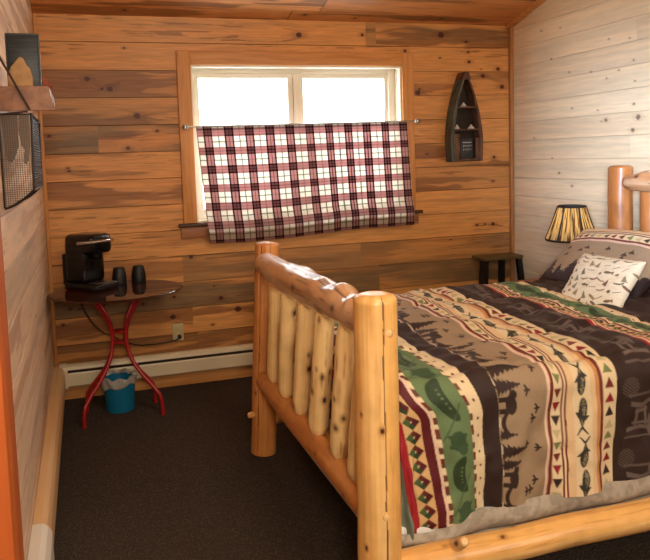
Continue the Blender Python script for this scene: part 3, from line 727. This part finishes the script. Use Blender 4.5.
# ------------------------------------------------------------------ pillows
def pillow(name, w_, h_, th_, painter, loc, tilt, yaw, roll, label, cat, group=None, n=150, ears=.05, seed=0, corner=0.0):
    """local: width along x, height along z, front faces -y"""
    u = np.linspace(-1, 1, n); U, V = np.meshgrid(u, u)
    t = th_ / 2 * (np.clip(1 - np.abs(U) ** 2.6, 0, 1) * np.clip(1 - np.abs(V) ** 2.6, 0, 1)) ** .45
    pin = 1 - ears * (1 - np.abs(V) ** 2) * np.abs(U) ** 3; pin2 = 1 - ears * (1 - np.abs(U) ** 2) * np.abs(V) ** 3
    wr = .008 * (fbm(U * 3 + seed, V * 3, seed + 3, 3) - .5) * 2 * np.clip(t / th_ * 4, 0, 1)
    Xl = U * w_ / 2 * pin; Zl = V * h_ / 2 * pin2
    pf = np.stack([Xl, -(t + wr), Zl], -1).reshape(-1, 3); pb = np.stack([Xl, t * .8 + wr, Zl], -1).reshape(-1, 3)
    cf = painter(U * w_ / 2, V * h_ / 2).reshape(-1, 3)
    Fg = grid_faces(n, n)
    o = raw_mesh(name, np.concatenate([pf, pb]), np.concatenate([Fg, Fg[:, ::-1] + n * n]), M['fabric'], colors=np.concatenate([cf, cf]))
    import bmesh
    bm = bmesh.new(); bm.from_mesh(o.data); bmesh.ops.remove_doubles(bm, verts=bm.verts, dist=1e-5); bm.to_mesh(o.data); bm.free()
    o.location = loc
    # front (-y) turned to face -x, then tilted back
    o.rotation_euler = (Matrix.Rotation(yaw, 4, 'Z') @ Matrix.Rotation(-PI / 2, 4, 'Z') @ Matrix.Rotation(-tilt, 4, 'X') @ Matrix.Rotation(roll, 4, 'Y')).to_euler()
    return props(o, label, cat, group)
def sham_paint(u, v): return sum(fabric_at(u + a, v + b_) for a in (-.001, .001) for b_ in (-.001, .001)) / 4
def fabric_at(u, v): return fabric(1.205 + (v + .235) * .86, u * 1.0 + 3.07)
pillow('pillow_sham', .68, .47, .17, sham_paint, (2.60, 2.935, .895), math.radians(52), math.radians(2), math.radians(-3), 'large striped pillow sham with a bear and trees, leaning beside the table lamp', 'pillow', seed=4, n=170)
pillow('pillow_sham', .66, .47, .17, sham_paint, (2.60, 2.17, .895), math.radians(50), math.radians(-2), math.radians(2), 'dark pillow sham at the right edge, behind the small cream pillow', 'pillow', seed=9)
def motif_paint(u, v):
    c = np.broadcast_to(lin((226, 214, 186)), u.shape + (3,)).copy()
    rs = np.random.RandomState(12)
    cols = [lin((128, 116, 82)), lin((108, 100, 78)), lin((148, 128, 92)), lin((120, 88, 68)), lin((136, 128, 104))]
    cells = [(i, j) for i in range(-5, 6) for j in range(-4, 5)]
    for (i, j) in cells:
        cx, cy = i * .047 + (j % 2) * .024 + rs.uniform(-.01, .01), j * .041 + rs.uniform(-.008, .008)
        an = rs.uniform(-.5, .5); a = ((u - cx) * math.cos(an) + (v - cy) * math.sin(an)) * 1.35; b2 = (-(u - cx) * math.sin(an) + (v - cy) * math.cos(an)) * 1.35
        k = rs.randint(5); col = cols[rs.randint(5)]
        if k == 0: q = (a / .026) ** 2 + (b2 / .009) ** 2 < 1; q |= (a > .02) & (a < .036) & (np.abs(b2) < (a - .018) * .8)
        elif k == 1: q = (np.abs(a) < .03) & (np.abs(b2 - 8 * a * a) < .005)
        elif k == 2: q = (np.abs(b2) < .024) & (np.abs(a) < .011 * (1 - b2 / .024) * (.5 + np.mod(b2 * 130, 1) * .6) + .001)
        elif k == 3: q = (np.abs(a * .4 - b2) < .0022) & (np.abs(a) < .022)
        else: q = (a / .013) ** 2 + (b2 / .013) ** 2 + .9 * (vnoise(a * 260, b2 * 260, 3) - .5) < .7
        c[q] = col
    e = (v < -.148) & (vnoise(u * 60, v * 60, 8) > .55); c[e] = cols[3]
    return c
pillow('throw_pillow', .375, .32, .12, motif_paint, (2.33, 2.69, .838), math.radians(37), math.radians(4), math.radians(-1), 'small cream throw pillow dotted with fish and canoes, propped against the shams', 'pillow', seed=2)

# ------------------------------------------------------------------ curtain
cur_n, cur_m = 420, 220
cu = np.linspace(0, 1, cur_n); cv = np.linspace(0, 1, cur_m); CU, CV = np.meshgrid(cu, cv)
Lx = .716 + .056 * CV; Rx = 2.222 + .036 * CV
cxp = Lx + (Rx - Lx) * CU
bot = .952 + .012 * CU + .03 * CU ** 4 - .012 * np.sin(CU * 7)
czp = 1.722 + (bot - 1.722) * CV + .006 * CU * (1 - CV)
cyp = YB - .062 - .010 * np.sin(CU * 38 + 1.2 * np.sin(CU * 9)) * (.35 + .65 * CV) - .012 * CV * np.sin(CU * 13 + 1) - .018 * np.exp(-((CV - .87) / .08) ** 2)
p = .1400; ph = np.mod((CU * 1.50 + .040) / p, 1); pv = np.mod((CV * .765 + .050) / .1205, 1)
def prof(t):
    d = np.zeros(t.shape); r_ = np.zeros(t.shape)
    band = t > .58
    edge = band & ((t < .655) | (t > .925)); d[edge] = 1
    d[band & (np.abs(t - .79) < .018)] = 1
    r_[band] = 1
    gl = np.abs(t - .29) < .028
    return d, r_, gl
dh, rh, gh = prof(ph); dv, rv, gv = prof(pv)
WHT, ROS, MAR, BLK, GLN = [lin(c) for c in ((246, 243, 236), (204, 166, 166), (84, 54, 60), (38, 26, 30), (118, 130, 114))]
cc = np.broadcast_to(WHT, CU.shape + (3,)).copy()
one = (rh + rv) == 1; two = (rh + rv) == 2
cc[one] = ROS; cc[two] = lin((138, 98, 104))
dk = np.clip(dh * rh + dv * rv, 0, 2)
cc[one & (dk >= 1) & (rh == 1)] = lin((104, 76, 82)); cc[one & (dk >= 1) & (rv == 1)] = lin((180, 138, 140)); cc[two & (dk == 1)] = MAR; cc[two & (dk == 2)] = BLK
gl = (gh | gv); cc[gl & ~one & ~two] = lin((150, 158, 138)); cc[gh & gv & ~one & ~two] = GLN
cc[gl & one] = cc[gl & one] * .78
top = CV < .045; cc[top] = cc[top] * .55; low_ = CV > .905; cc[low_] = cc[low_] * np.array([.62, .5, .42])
cc = cc * (1 - .12 * (fbm(CU * 60, CV * 60, 3, 2)[..., None] - .5))
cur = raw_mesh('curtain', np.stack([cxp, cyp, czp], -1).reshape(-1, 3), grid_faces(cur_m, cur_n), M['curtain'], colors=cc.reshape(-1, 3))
props(cur, 'burgundy and white plaid cafe curtain covering the lower window', 'curtain')
sm = cur.modifiers.new('thickness', 'SOLIDIFY'); sm.thickness = .0012
rod = empty('curtain_rod', (.65, YB - .062, 1.716), label='thin metal cafe rod with ring ends across the window casing', cat='curtain rod')
MB().tube([(0, 0, 0), (.8, 0, .004), (1.655, 0, .010)], .005, 10).build('rod', M['brass'], rod)
for x, z in ((.0, 0), (1.655, .010)):
    b_ = MB(); b_.tube([(x + .02, 0.001, z), (x + .02, .04, z)], .006, 10)
    pts = [(x + .014 * math.cos(a), 0, z + .014 * math.sin(a)) for a in np.linspace(0, 2 * PI, 17)]; b_.tube(pts, .005, 8, cap=False)
    b_.lathe([(0, -.014), (.009, -.010), (.014, 0), (.009, .010), (0, .014)], 16, Matrix.Translation((x - .010 if x < .5 else x + .010, -.004, z)))
    b_.build('bracket', M['brass'], rod)

# ------------------------------------------------------------------ bistro table
TZ = .748; TX, TY = .150, 4.165
tab = empty('bistro_table', (TX, TY, 0), label='small round smoked-glass bistro table on curved red metal legs in the left back corner', cat='table')
MB().lathe([(0, TZ - .008), (.96, TZ - .008), (.99, TZ - .007), (1.0, TZ - .004), (.99, TZ - .001), (.96, TZ), (0, TZ)], 72, sx=.391, sy=.335).build('tabletop', M['table_glass'], tab)
for a, ks in ((-137, 1.28), (-35, 1.14), (28, .96), (152, .98)):
    ca, sa = math.cos(math.radians(a)), math.sin(math.radians(a))
    rz = [(.155, .738), (.135, .70), (.10, .645), (.062, .575), (.043, .50), (.042, .44), (.055, .37), (.085, .30), (.135, .23), (.19, .17), (.228, .12), (.238, .07), (.24, .0)]
    fine = []
    for i in range(len(rz) - 1):
        for q_ in (0, .5): fine.append((rz[i][0] * (1 - q_) + rz[i + 1][0] * q_, rz[i][1] * (1 - q_) + rz[i + 1][1] * q_))
    fine.append(rz[-1])
    MB().tube([(r_ * ca * ks, r_ * sa * .85 * ks, z) for r_, z in fine], .0115, 12).build('leg', M['red_metal'], tab)
for z in (.435, .50):
    MB().lathe([(.0, z - .006), (.05, z - .006), (.056, z), (.05, z + .006), (0, z + .006)], 28, sy=.85).build('hub_plate', M['red_metal'], tab)
MB().tube([(  .200 * math.cos(a), .200 * .85 * math.sin(a), .734) for a in np.linspace(0, 2 * PI, 49)], .006, 8, cap=False).build('support_ring', M['red_metal'], tab)

# coffee maker, facing right
cof = empty('coffee_maker', (.005, 4.28, TZ + .001), math.radians(-48), label='black single-serve coffee maker with chrome handle on the glass table', cat='coffee maker')
MB().box(-.125, .145, -.095, .095, 0, .045, .014).build('base', M['black_gloss'], cof)
MB().box(-.12, .045, -.09, .09, .04, .30, .03).build('body', M['black_gloss'], cof)
hd = MB(); hd.box(-.118, .118, -.092, .092, .215, .335, .035); hd.lathe([(0, .185), (.022, .185), (.03, .20), (.03, .23)], 20, Matrix.Translation((.075, 0, 0))); hd.build('brew_head', M['black_gloss'], cof)
MB().tube([(.02, -.097, .285), (.08, -.096, .290), (.122, -.075, .293), (.136, -.03, .294), (.138, 0, .294), (.136, .03, .294), (.122, .075, .293), (.08, .096, .290)], .0105, 12).build('handle', M['chrome'], cof)
MB().box(-.165, -.118, -.07, .07, .02, .215, .014).build('water_tank', M['smoke'], cof)
dt = MB()
for k in range(9): dt.box(.055 + k * .0085, .059 + k * .0085, -.06, .06, .046, .049)
dt.build('drip_grate', M['chrome'], cof)
cw_ = [(-.06, 4.40, .76), (-.10, 4.47, .751), (-.09, 4.50, .735), (-.07, 4.475, .66), (-.02, 4.40, .55), (.05, 4.33, .47), (.13, 4.30, .43), (.20, 4.36, .375), (.28, 4.43, .33), (.36, 4.47, .315), (.45, 4.48, .315), (.52, 4.485, .322), (.549, 4.495, .335), (.551, 4.526, .336)]
cinv = (Matrix.Translation(cof.location) @ Matrix.Rotation(cof.rotation_euler.z, 4, 'Z')).inverted()
cpts = [cinv @ Vector(p_) for p_ in cw_]
sm_ = []
for i in range(len(cpts) - 1):
    a0, a1, a2, a3 = cpts[max(i - 1, 0)], cpts[i], cpts[i + 1], cpts[min(i + 2, len(cpts) - 1)]
    for q_ in (0, .25, .5, .75):
        sm_.append(.5 * ((2 * a1) + (a2 - a0) * q_ + (2 * a0 - 5 * a1 + 4 * a2 - a3) * q_ ** 2 + (3 * a1 - a0 - 3 * a2 + a3) * q_ ** 3))
sm_.append(cpts[-1])
MB().tube(sm_, .0042, 8).build('cord', M['cord'], cof)
MB().tube([cinv @ Vector((.551, 4.500, .336)), cinv @ Vector((.551, 4.528, .336))], .013, 12).build('plug', M['cord'], cof)
# cups upside down
def cup(x, y, label):
    o = MB().lathe([(0, .104), (.030, .104), (.034, .100), (.041, .065), (.0445, .035), (.0445, .012), (.043, 0.0015), (.041, 0), (.0405, .004), (.040, .06), (.031, .094), (0, .095)], 32).build('cup', M['black_matte'], label=label, cat='cup', group='upturned cups on the glass table')
    o.location = (x, y, TZ + .0005); return o
cup(.178, 4.36, 'black cup upside down on the glass table, next to the coffee maker')
cup(.298, 4.385, 'black cup upside down on the glass table, farther from the coffee maker')

# waste bin and liner
bn = empty('waste_bin', (.138, 4.225, 0), label='small teal plastic waste bin on the carpet under the bistro table', cat='bin')
MB().lathe([(0, .0), (.08, .0), (.084, .004), (.096, .19), (.099, .192), (.099, .198), (.093, .198), (.081, .01), (0, .008)], 40).build('bucket', M['teal'], bn)
th = np.linspace(0, 2 * PI, 72, endpoint=False); tv = np.linspace(0, 1, 14)
TH, TV = np.meshgrid(th, tv)
rr = .1005 + .004 * np.sin(TH * 9 + TV * 4) + .006 * np.sin(TV * PI) * (.5 + fbm(np.cos(TH) * 3, np.sin(TH) * 3 + TV, 3, 2)) - .02 * sstep(.75, 1, TV)
lz0 = .150 + .018 * np.sin(TH + 2.2) + .008 * np.sin(TH * 5); lz = np.where(TV < .6, lz0 + (.216 + .008 * np.sin(TH * 7) - lz0) * TV / .6, .216 + .008 * np.sin(TH * 7) - .02 * (TV - .6))
ln_ = raw_mesh('bin_liner', np.stack([.138 + rr * np.cos(TH), 4.225 + rr * np.sin(TH), lz], -1).reshape(-1, 3), grid_faces(*TH.shape, closed_x=True), M['bag'])
props(ln_, 'crumpled white plastic bag lining the teal waste bin', 'bin liner')
sm = ln_.modifiers.new('thickness', 'SOLIDIFY'); sm.thickness = .0008

# outlet
out = empty('wall_outlet', (.545, YB - .001, .362), label='ivory wall outlet with a black plug above the back wall heater', cat='outlet')
MB().box(-.036, .036, -.007, 0, -.058, .058, .003).build('plate', M['ivory'], out)
MB().box(-.017, .017, -.010, -.004, .008, .044, .003).build('socket', M['ivory'], out)
MB().box(-.017, .017, -.010, -.004, -.044, -.008, .003).build('socket', M['ivory'], out)

# ------------------------------------------------------------------ boat-shaped shelf
bt = empty('boat_shelf', (2.682, YB - .001, 1.425), label='weathered rowboat-shaped wall shelf hanging right of the window', cat='shelf')
def half_w(z): # half width of the boat at height z (0..0.64)
    t = np.clip(z / .635, 0, 1); return .108 * np.clip(1 - np.clip((t - .22) / .78, 0, 1) ** 1.9, 0, 1) * (.90 + .10 * np.clip(t / .25, 0, 1)) + .004
zz = np.linspace(0, .635, 40)
for s_, mt in ((-1, 'boat_out'), (1, 'boat_edge')):
    V_ = []; 
    for z in zz:
        w_ = half_w(z)
        for (wx, y) in ((w_ + .012, 0), (w_ + .022 * (1 - z / .64) + .004, -.105), (w_ - .008, -.105), (w_ - .004, 0)): V_.append((s_ * wx, y, z))
    Fq = [tuple(i * 4 + k for k in (j, (j + 1) % 4)) + tuple((i + 1) * 4 + k for k in ((j + 1) % 4, j)) for i in range(len(zz) - 1) for j in range(4)]
    Fq += [(0, 1, 2, 3), tuple(len(zz) * 4 - 4 + k for k in (3, 2, 1, 0))]
    o = MB(); o.add(V_, Fq, False); o.build('hull_side', M['boat_out'] if s_ < 0 else M['boat_edge'], bt)
poly = [(half_w(z), z) for z in zz] + [(-half_w(z), z) for z in zz[::-1]]
MB().prism(poly, 'y', -.012, -.001).build('back_board', M['boat_in'], bt)
for z in (.385, .225, .006):
    w_ = float(half_w(z)); MB().box(-w_ + .004, w_ - .004, -.098, -.012, z, z + .012).build('shelf_board', M['boat_edge'], bt)
MB().prism([(-.035, .59), (.035, .59), (.012, .645), (-.012, .645)], 'y', -.112, -.002).build('bow_cap', M['boat_edge'], bt)
MB().box(-.100, -.055, -.103, -.09, .012, .2, .002).build('end_panel', M['boat_edge'], bt)
MB().box(.072, .102, -.103, -.09, .012, .17, .002).build('end_panel', M['boat_edge'], bt)
pq = MB().box(-.04, .062, -.085, -.075, .02, .165, .002).build('sign_board', M['black_wood'], bt)
mk = MB(); rs = random.Random(3)
mk.box(-.025, .045, -.0865, -.0849, .135, .140)
for row, z in enumerate((.112, .085)):
    x = -.022
    while x < .042:
        w_ = rs.uniform(.006, .013); hgt = rs.uniform(.008, .016)
        mk.box(x, x + .002, -.0865, -.0849, z - hgt / 2, z + hgt / 2); mk.box(x, x + w_, -.0865, -.0849, z + hgt / 2 - .002, z + hgt / 2); x += w_ + .004
mk.build('mark', M['white_mark'], pq)
def trinket(x, z, s_, label):
    b_ = MB(); b_.lathe([(0, 0), (.02 * s_, 0), (.022 * s_, .006), (.016 * s_, .014), (.007 * s_, .02), (.009 * s_, .028), (0, .033)], 16, sx=1.5)
    o = b_.build('trinket', M['cream_bits'], label=label, cat='trinket', group='trinkets in the boat shelf'); o.location = (bt.location.x + x, YB - .06, bt.location.z + z); return o
trinket(.0, .3972, .75, 'small pale trinket on the upper board of the boat shelf')
trinket(.06, .2372, .8, 'pale trinket at the right end of the middle boat shelf board')
trinket(-.055, .2372, .6, 'pale trinket at the left end of the middle boat shelf board')

# ------------------------------------------------------------------ nightstand, lamp, stool
ns = empty('nightstand', (2.89, 3.68, 0), label='wooden nightstand beside the headboard under the table lamp', cat='nightstand')
MB().box(-.20, .20, -.19, .19, .605, .64, .01).build('top', M['night'], ns)
MB().box(-.18, .18, -.17, .17, .10, .604, .004).build('cabinet_body', M['night'], ns)
for x in (-.16, .16):
    for y in (-.15, .15): MB().box(x - .02, x + .02, y - .02, y + .02, 0, .0995, .003).build('leg', M['night'], ns)
for z0 in (.36, .13):
    dr = MB().box(-.196, -.1805, -.155, .155, z0, z0 + .21, .004).build('drawer', M['night'], ns)
    MB().lathe([(0, 0), (.014, 0), (.016, .01), (0, .02)], 16, Matrix.Translation((-.196, 0, z0 + .105)) @ Matrix.Rotation(-PI / 2, 4, 'Y')).build('knob', M['metal_dark'], dr)
LX, LY_ = 2.875, 3.555
lp = empty('table_lamp', (LX, LY_, .641), label='lit table lamp with black-edged pleated shade beside the headboard', cat='lamp')
MB().lathe([(0, 0), (.075, 0), (.08, .008), (.07, .018), (.03, .03), (.022, .06), (.04, .10), (.05, .15), (.035, .21), (.014, .25), (.012, .30), (0, .30)], 32).build('base', M['metal_dark'], lp)
MB().tube([(0, 0, .29), (0, 0, .36)], .014, 12).build('socket', M['metal_dark'], lp)
MB().lathe([(0, .345), (.02, .36), (.03, .39), (.026, .42), (0, .437)], 20).build('bulb', M['bulb'], lp)
z0, z1, ra, rb = .292, .498, .150, .078
nn = 360; V_ = []; zl = np.linspace(0, 1, 24)
for t in zl:
    r_ = ra + (rb - ra) * t - .003 * math.sin(t * PI)
    for k in range(nn):
        a = 2 * PI * k / nn; rp = r_ * (1 + .02 * math.cos(a * 45)); V_.append((rp * math.cos(a), rp * math.sin(a), z0 + (z1 - z0) * t))
An, Tn = np.meshgrid(np.arange(nn) * 45.0 / nn, zl)
sn = fbm(An * 3.1, Tn * 2.0, 8, 3); sc_ = mix(np.broadcast_to(lin((236, 206, 140)), An.shape + (3,)), lin((112, 78, 40)), sstep(.47, .62, sn))
raw_mesh('lamp_shade', np.array(V_), grid_faces(len(zl), nn, closed_x=True), M['shade'], lp, colors=sc_.reshape(-1, 3))
for r_, z in ((ra, z0), (rb, z1)):
    MB().lathe([(r_ + .003, z - .006), (r_ + .006, z), (r_ + .003, z + .006), (r_ - .004, z + .006), (r_ - .004, z - .006), (r_ + .003, z - .006)], 48).build('trim_band', M['black_trim'], lp)
rib = MB()
for k in range(6):
    a = 2 * PI * k / 6 + .35; rib.tube([((ra + (rb - ra) * t - .003 * math.sin(t * PI) + .003) * math.cos(a), (ra + (rb - ra) * t - .003 * math.sin(t * PI) + .003) * math.sin(a), z0 + (z1 - z0) * t) for t in np.linspace(0, 1, 8)], .005, 6)
rib.build('rib', M['black_trim'], lp)
for k in range(3):
    a = 2 * PI * k / 3; MB().tube([(0, 0, .455), ((rb - .003) * math.cos(a), (rb - .003) * math.sin(a), z1 - .004)], .002, 6).build('spider_arm', M['metal_dark'], lp)

st = empty('stool', (2.90, 4.395, 0), label='black-legged stool with olive-brown top in the corner beyond the bed', cat='stool')
MB().box(-.165, .165, -.085, .085, .70, .725, .006).build('seat', M['olive_wood'], st)
for sx_ in (-1, 1):
    for sy_ in (-1, 1):
        tp = Vector((sx_ * .14, sy_ * .06, .699)); bp_ = Vector((sx_ * .20, sy_ * .11, 0)); w_ = .018
        if sy_ > 0: tp.x *= .55; bp_.x *= .5
        V8 = [(p_.x + a, p_.y + b_, p_.z) for p_ in (bp_, tp) for (a, b_) in ((-w_, -w_), (w_, -w_), (w_, w_), (-w_, w_))]
        MB().add(V8, [(3, 2, 1, 0), (4, 5, 6, 7), (0, 1, 5, 4), (1, 2, 6, 5), (2, 3, 7, 6), (3, 0, 4, 7)]).build('leg', M['black_wood'], st)
MB().box(-.158, .158, -.097, -.077, .50, .53).build('stretcher', M['black_wood'], st)
for s_ in (-1, 1): MB().box(s_ * .15 - .009, s_ * .15 + .009, -.09, .0, .46, .49).build('stretcher', M['black_wood'], st)

# ------------------------------------------------------------------ things on the left wall
sh = empty('wall_shelf', (XL, 2.3, 1.671), label='pine wall shelf with a dark cord strung across its end, high on the left wall', cat='shelf')
MB().prism([(.001, 0), (.170, 0), (.153, .074), (.001, .074)], 'y', 0, .022).build('end_panel', M['shelf'], sh)
MB().box(.001, .148, .0225, .46, .055, .074, .002).build('board', M['shelf'], sh)
MB().box(.148, .156, .0225, .46, .045, .074, .002).build('front_lip', M['shelf'], sh)
MB().tube([(.004, -.006, .19), (.04, -.006, .118), (.075, -.006, .045), (.096, -.006, .001)], .0035, 8).build('hanging_cord', M['rope'], sh)
MB().tube([(.002, -.004, -.012), (.04, -.004, -.008), (.09, -.004, -.004)], .003, 8).build('hanging_cord', M['rope'], sh)
wb = empty('wire_basket', (XL, 2.31, 1.36), label='dark wire-mesh wall basket with curved bottom under the pine wall shelf', cat='basket')
def zbot(x):  # curved lower edge, from the wall out to the front
    t = np.clip(x / .092, 0, 1); return .008 + .055 * t ** 1.6
fr = MB(); ft = .300
bpts = [(x, 0, float(zbot(x))) for x in np.linspace(.002, .092, 10)]
fr.tube(bpts, .004, 8); fr.tube([(.003, 0, .01), (.003, 0, ft)], .0035, 8); fr.tube([(.092, 0, .063), (.098, 0, ft)], .004, 8); fr.tube([(.003, 0, ft), (.098, 0, ft)], .003, 8)
fr.tube([(.092, 0, .063), (.092, .42, .063)], .004, 8); fr.tube([(.098, 0, ft), (.098, .42, ft)], .004, 8); fr.tube([(.092, .42, .063), (.098, .42, ft)], .004, 8)
fr.tube([(x, .42, float(zbot(x))) for x in np.linspace(.002, .092, 10)], .004, 8)
fr.build('basket_frame', M['wire'], wb)
ms_ = MB(); sp = .0068
for x in np.arange(.008, .093, sp): ms_.box(x - .0008, x + .0008, -.001, .001, float(zbot(x)), ft)
z = .018
while z < ft:
    x0 = .003
    if z < .063: x1 = .092 * ((max(z - .008, 0) / .055) ** (1 / 1.6))
    else: x1 = .093
    ms_.box(x0, x1, -.0012, .0012, z - .0008, z + .0008); z += sp
ms_.build('side_mesh', M['mesh'], wb)
ms_ = MB()
for y in np.arange(.006, .42, sp * 1.2): ms_.box(.0935, .0955, y - .001, y + .001, .063, ft)
for z in np.arange(.068, ft, sp * 1.2): ms_.box(.0935, .0955, 0, .42, z - .001, z + .001)
ms_.build('front_mesh', M['wire'], wb)
MB().prism([(.008, .30), (.058, .30), (.054, .20), (.042, .165), (.03, .150), (.02, .158), (.015, .175)], 'y', .004, .008).build('cutout', M['rust_cut'], wb)
MB().prism([(.06, .30), (.092, .30), (.09, .22), (.083, .16), (.074, .143), (.066, .15), (.072, .19), (.062, .205), (.057, .25)], 'y', .004, .008).build('cutout', M['rust_cut'], wb)

pn = empty('slate_panel', (XL + .037, 2.345, 1.7455), label='dark rectangular slate panel standing on the pine wall shelf', cat='picture')
MB().box(0, .092, 0, .016, .001, .162, .002).build('panel', M['slate'], pn)
MB().box(-.004, .096, -.003, .019, .162, .168).box(-.004, .0, -.003, .019, .001, .162).box(.092, .096, -.003, .019, .001, .162).build('border', M['black_wood'], pn)
fg = MB()
prf = [(-.036, 0), (.036, 0), (.037, .03), (.030, .058), (.022, .064), (.014, .086), (.002, .092), (-.008, .080), (-.026, .058), (-.036, .03)]
fg.prism(prf, 'y', -.013, .013)
o = fg.build('carving', M['tan_rock'], label='rough tan peaked carving on the pine shelf in front of the slate panel', cat='carving'); o.location = (XL + .072, 2.322, 1.7455)
bv = o.modifiers.new('bevel', 'BEVEL'); bv.width = .004; bv.segments = 2
b_ = MB()
for k in range(7):
    t = k / 7; r_ = .026 * math.sin(PI * (.25 + .7 * t)); z = .004 + .058 * t
    b_.lathe([(0, z), (r_, z + .002), (r_ * 1.05, z + .008), (r_ * .7, z + .014), (0, z + .013)], 14)
o = b_.build('pine_cone', M['cone'], label='reddish brown pine cone at the front edge of the pine wall shelf', cat='pine cone'); o.location = (XL + .126, 2.66, 1.7455)

# ------------------------------------------------------------------ light
w = bpy.data.worlds.new('daylight'); sc.world = w; w.use_nodes = True
bg = w.node_tree.nodes['Background']; bg.inputs['Color'].default_value = (.93, .97, 1.0, 1); bg.inputs['Strength'].default_value = 14.0
def area(name, loc, target, sx, sy, power, col, spread=PI):
    l = bpy.data.lights.new(name, 'AREA'); l.shape = 'RECTANGLE'; l.size = sx; l.size_y = sy; l.energy = power; l.color = col; l.spread = spread
    o = bpy.data.objects.new(name, l); COL.objects.link(o); o.location = loc
    o.rotation_euler = (Vector(target) - Vector(loc)).to_track_quat('-Z', 'Y').to_euler(); return o
area('assumed_side_daylight', (.3, .1, 1.6), (3.13, 3.0, 1.42), 1.0, .5, 13, (.55, .72, 1.0), math.radians(27))  # assumed cool daylight with no window built, a narrow beam brightening the right wall
area('assumed_ceiling_lamp', (1.1, .8, 3.1), (1.2, 2.4, .3), .6, .6, 42, (1.0, .83, .62))  # assumed warm overhead source, unseen, lights the bed and back wall
area('front_fill_light', (2.7, YF + .1, 1.6), (-.3, 3.2, .9), 1.4, 1.3, 75, (1.0, .89, .78))  # added warm fill behind the camera, brightens the left wall and back corner
area('footboard_fill_light', (.1, -.7, 1.9), (.9, 2.4, .6), .5, .5, 22, (1.0, .86, .66), math.radians(110))  # added fill from front left, brightens the footboard posts and spindles
pl = bpy.data.lights.new('lamp_light', 'POINT'); pl.energy = 6.5; pl.color = (1, .66, .32); pl.shadow_soft_size = .03
o = bpy.data.objects.new('lamp_light', pl); COL.objects.link(o); o.location = (LX, LY_, .641 + .40)
o2 = [c_ for c_ in lp.children if c_.name.startswith('bulb')][0]; o2.visible_shadow = True

# ------------------------------------------------------------------ camera (calibrated from the room's lines)
f_px, pitch, yaw, roll, px, py = 687.36, .08609, .29173, .033238, 291.68, 216.23
cyw, syw, cp, sp_, cr_, sr = math.cos(yaw), math.sin(yaw), math.cos(pitch), math.sin(pitch), math.cos(roll), math.sin(roll)
fwd = Vector((syw * cp, cyw * cp, -sp_)); rt = Vector((cyw, -syw, 0)); dwn = fwd.cross(rt)
R0 = rt * cr_ + dwn * sr; D0 = -rt * sr + dwn * cr_
cam = bpy.data.cameras.new('camera'); co = bpy.data.objects.new('camera', cam); COL.objects.link(co)
mw = Matrix.Identity(4)
for i, v_ in enumerate((R0, -D0, -fwd)): mw[0][i], mw[1][i], mw[2][i] = v_
mw.translation = Vector((0, 0, 1.5)); co.matrix_world = mw
cam.sensor_fit = 'HORIZONTAL'; cam.sensor_width = 36; cam.lens = f_px / 650 * 36
cam.shift_x = (325 - px) / 650; cam.shift_y = (py - 280) / 650; cam.clip_start = .02
sc.camera = co

sc.view_settings.view_transform = 'Standard'; sc.view_settings.look = 'None'; sc.view_settings.gamma = 1; sc.view_settings.use_curve_mapping = False
sc.view_settings.exposure = -0.33
sc.cycles.max_bounces = 10; sc.cycles.diffuse_bounces = 5; sc.cycles.caustics_refractive = True
sc.cycles.use_denoising = True
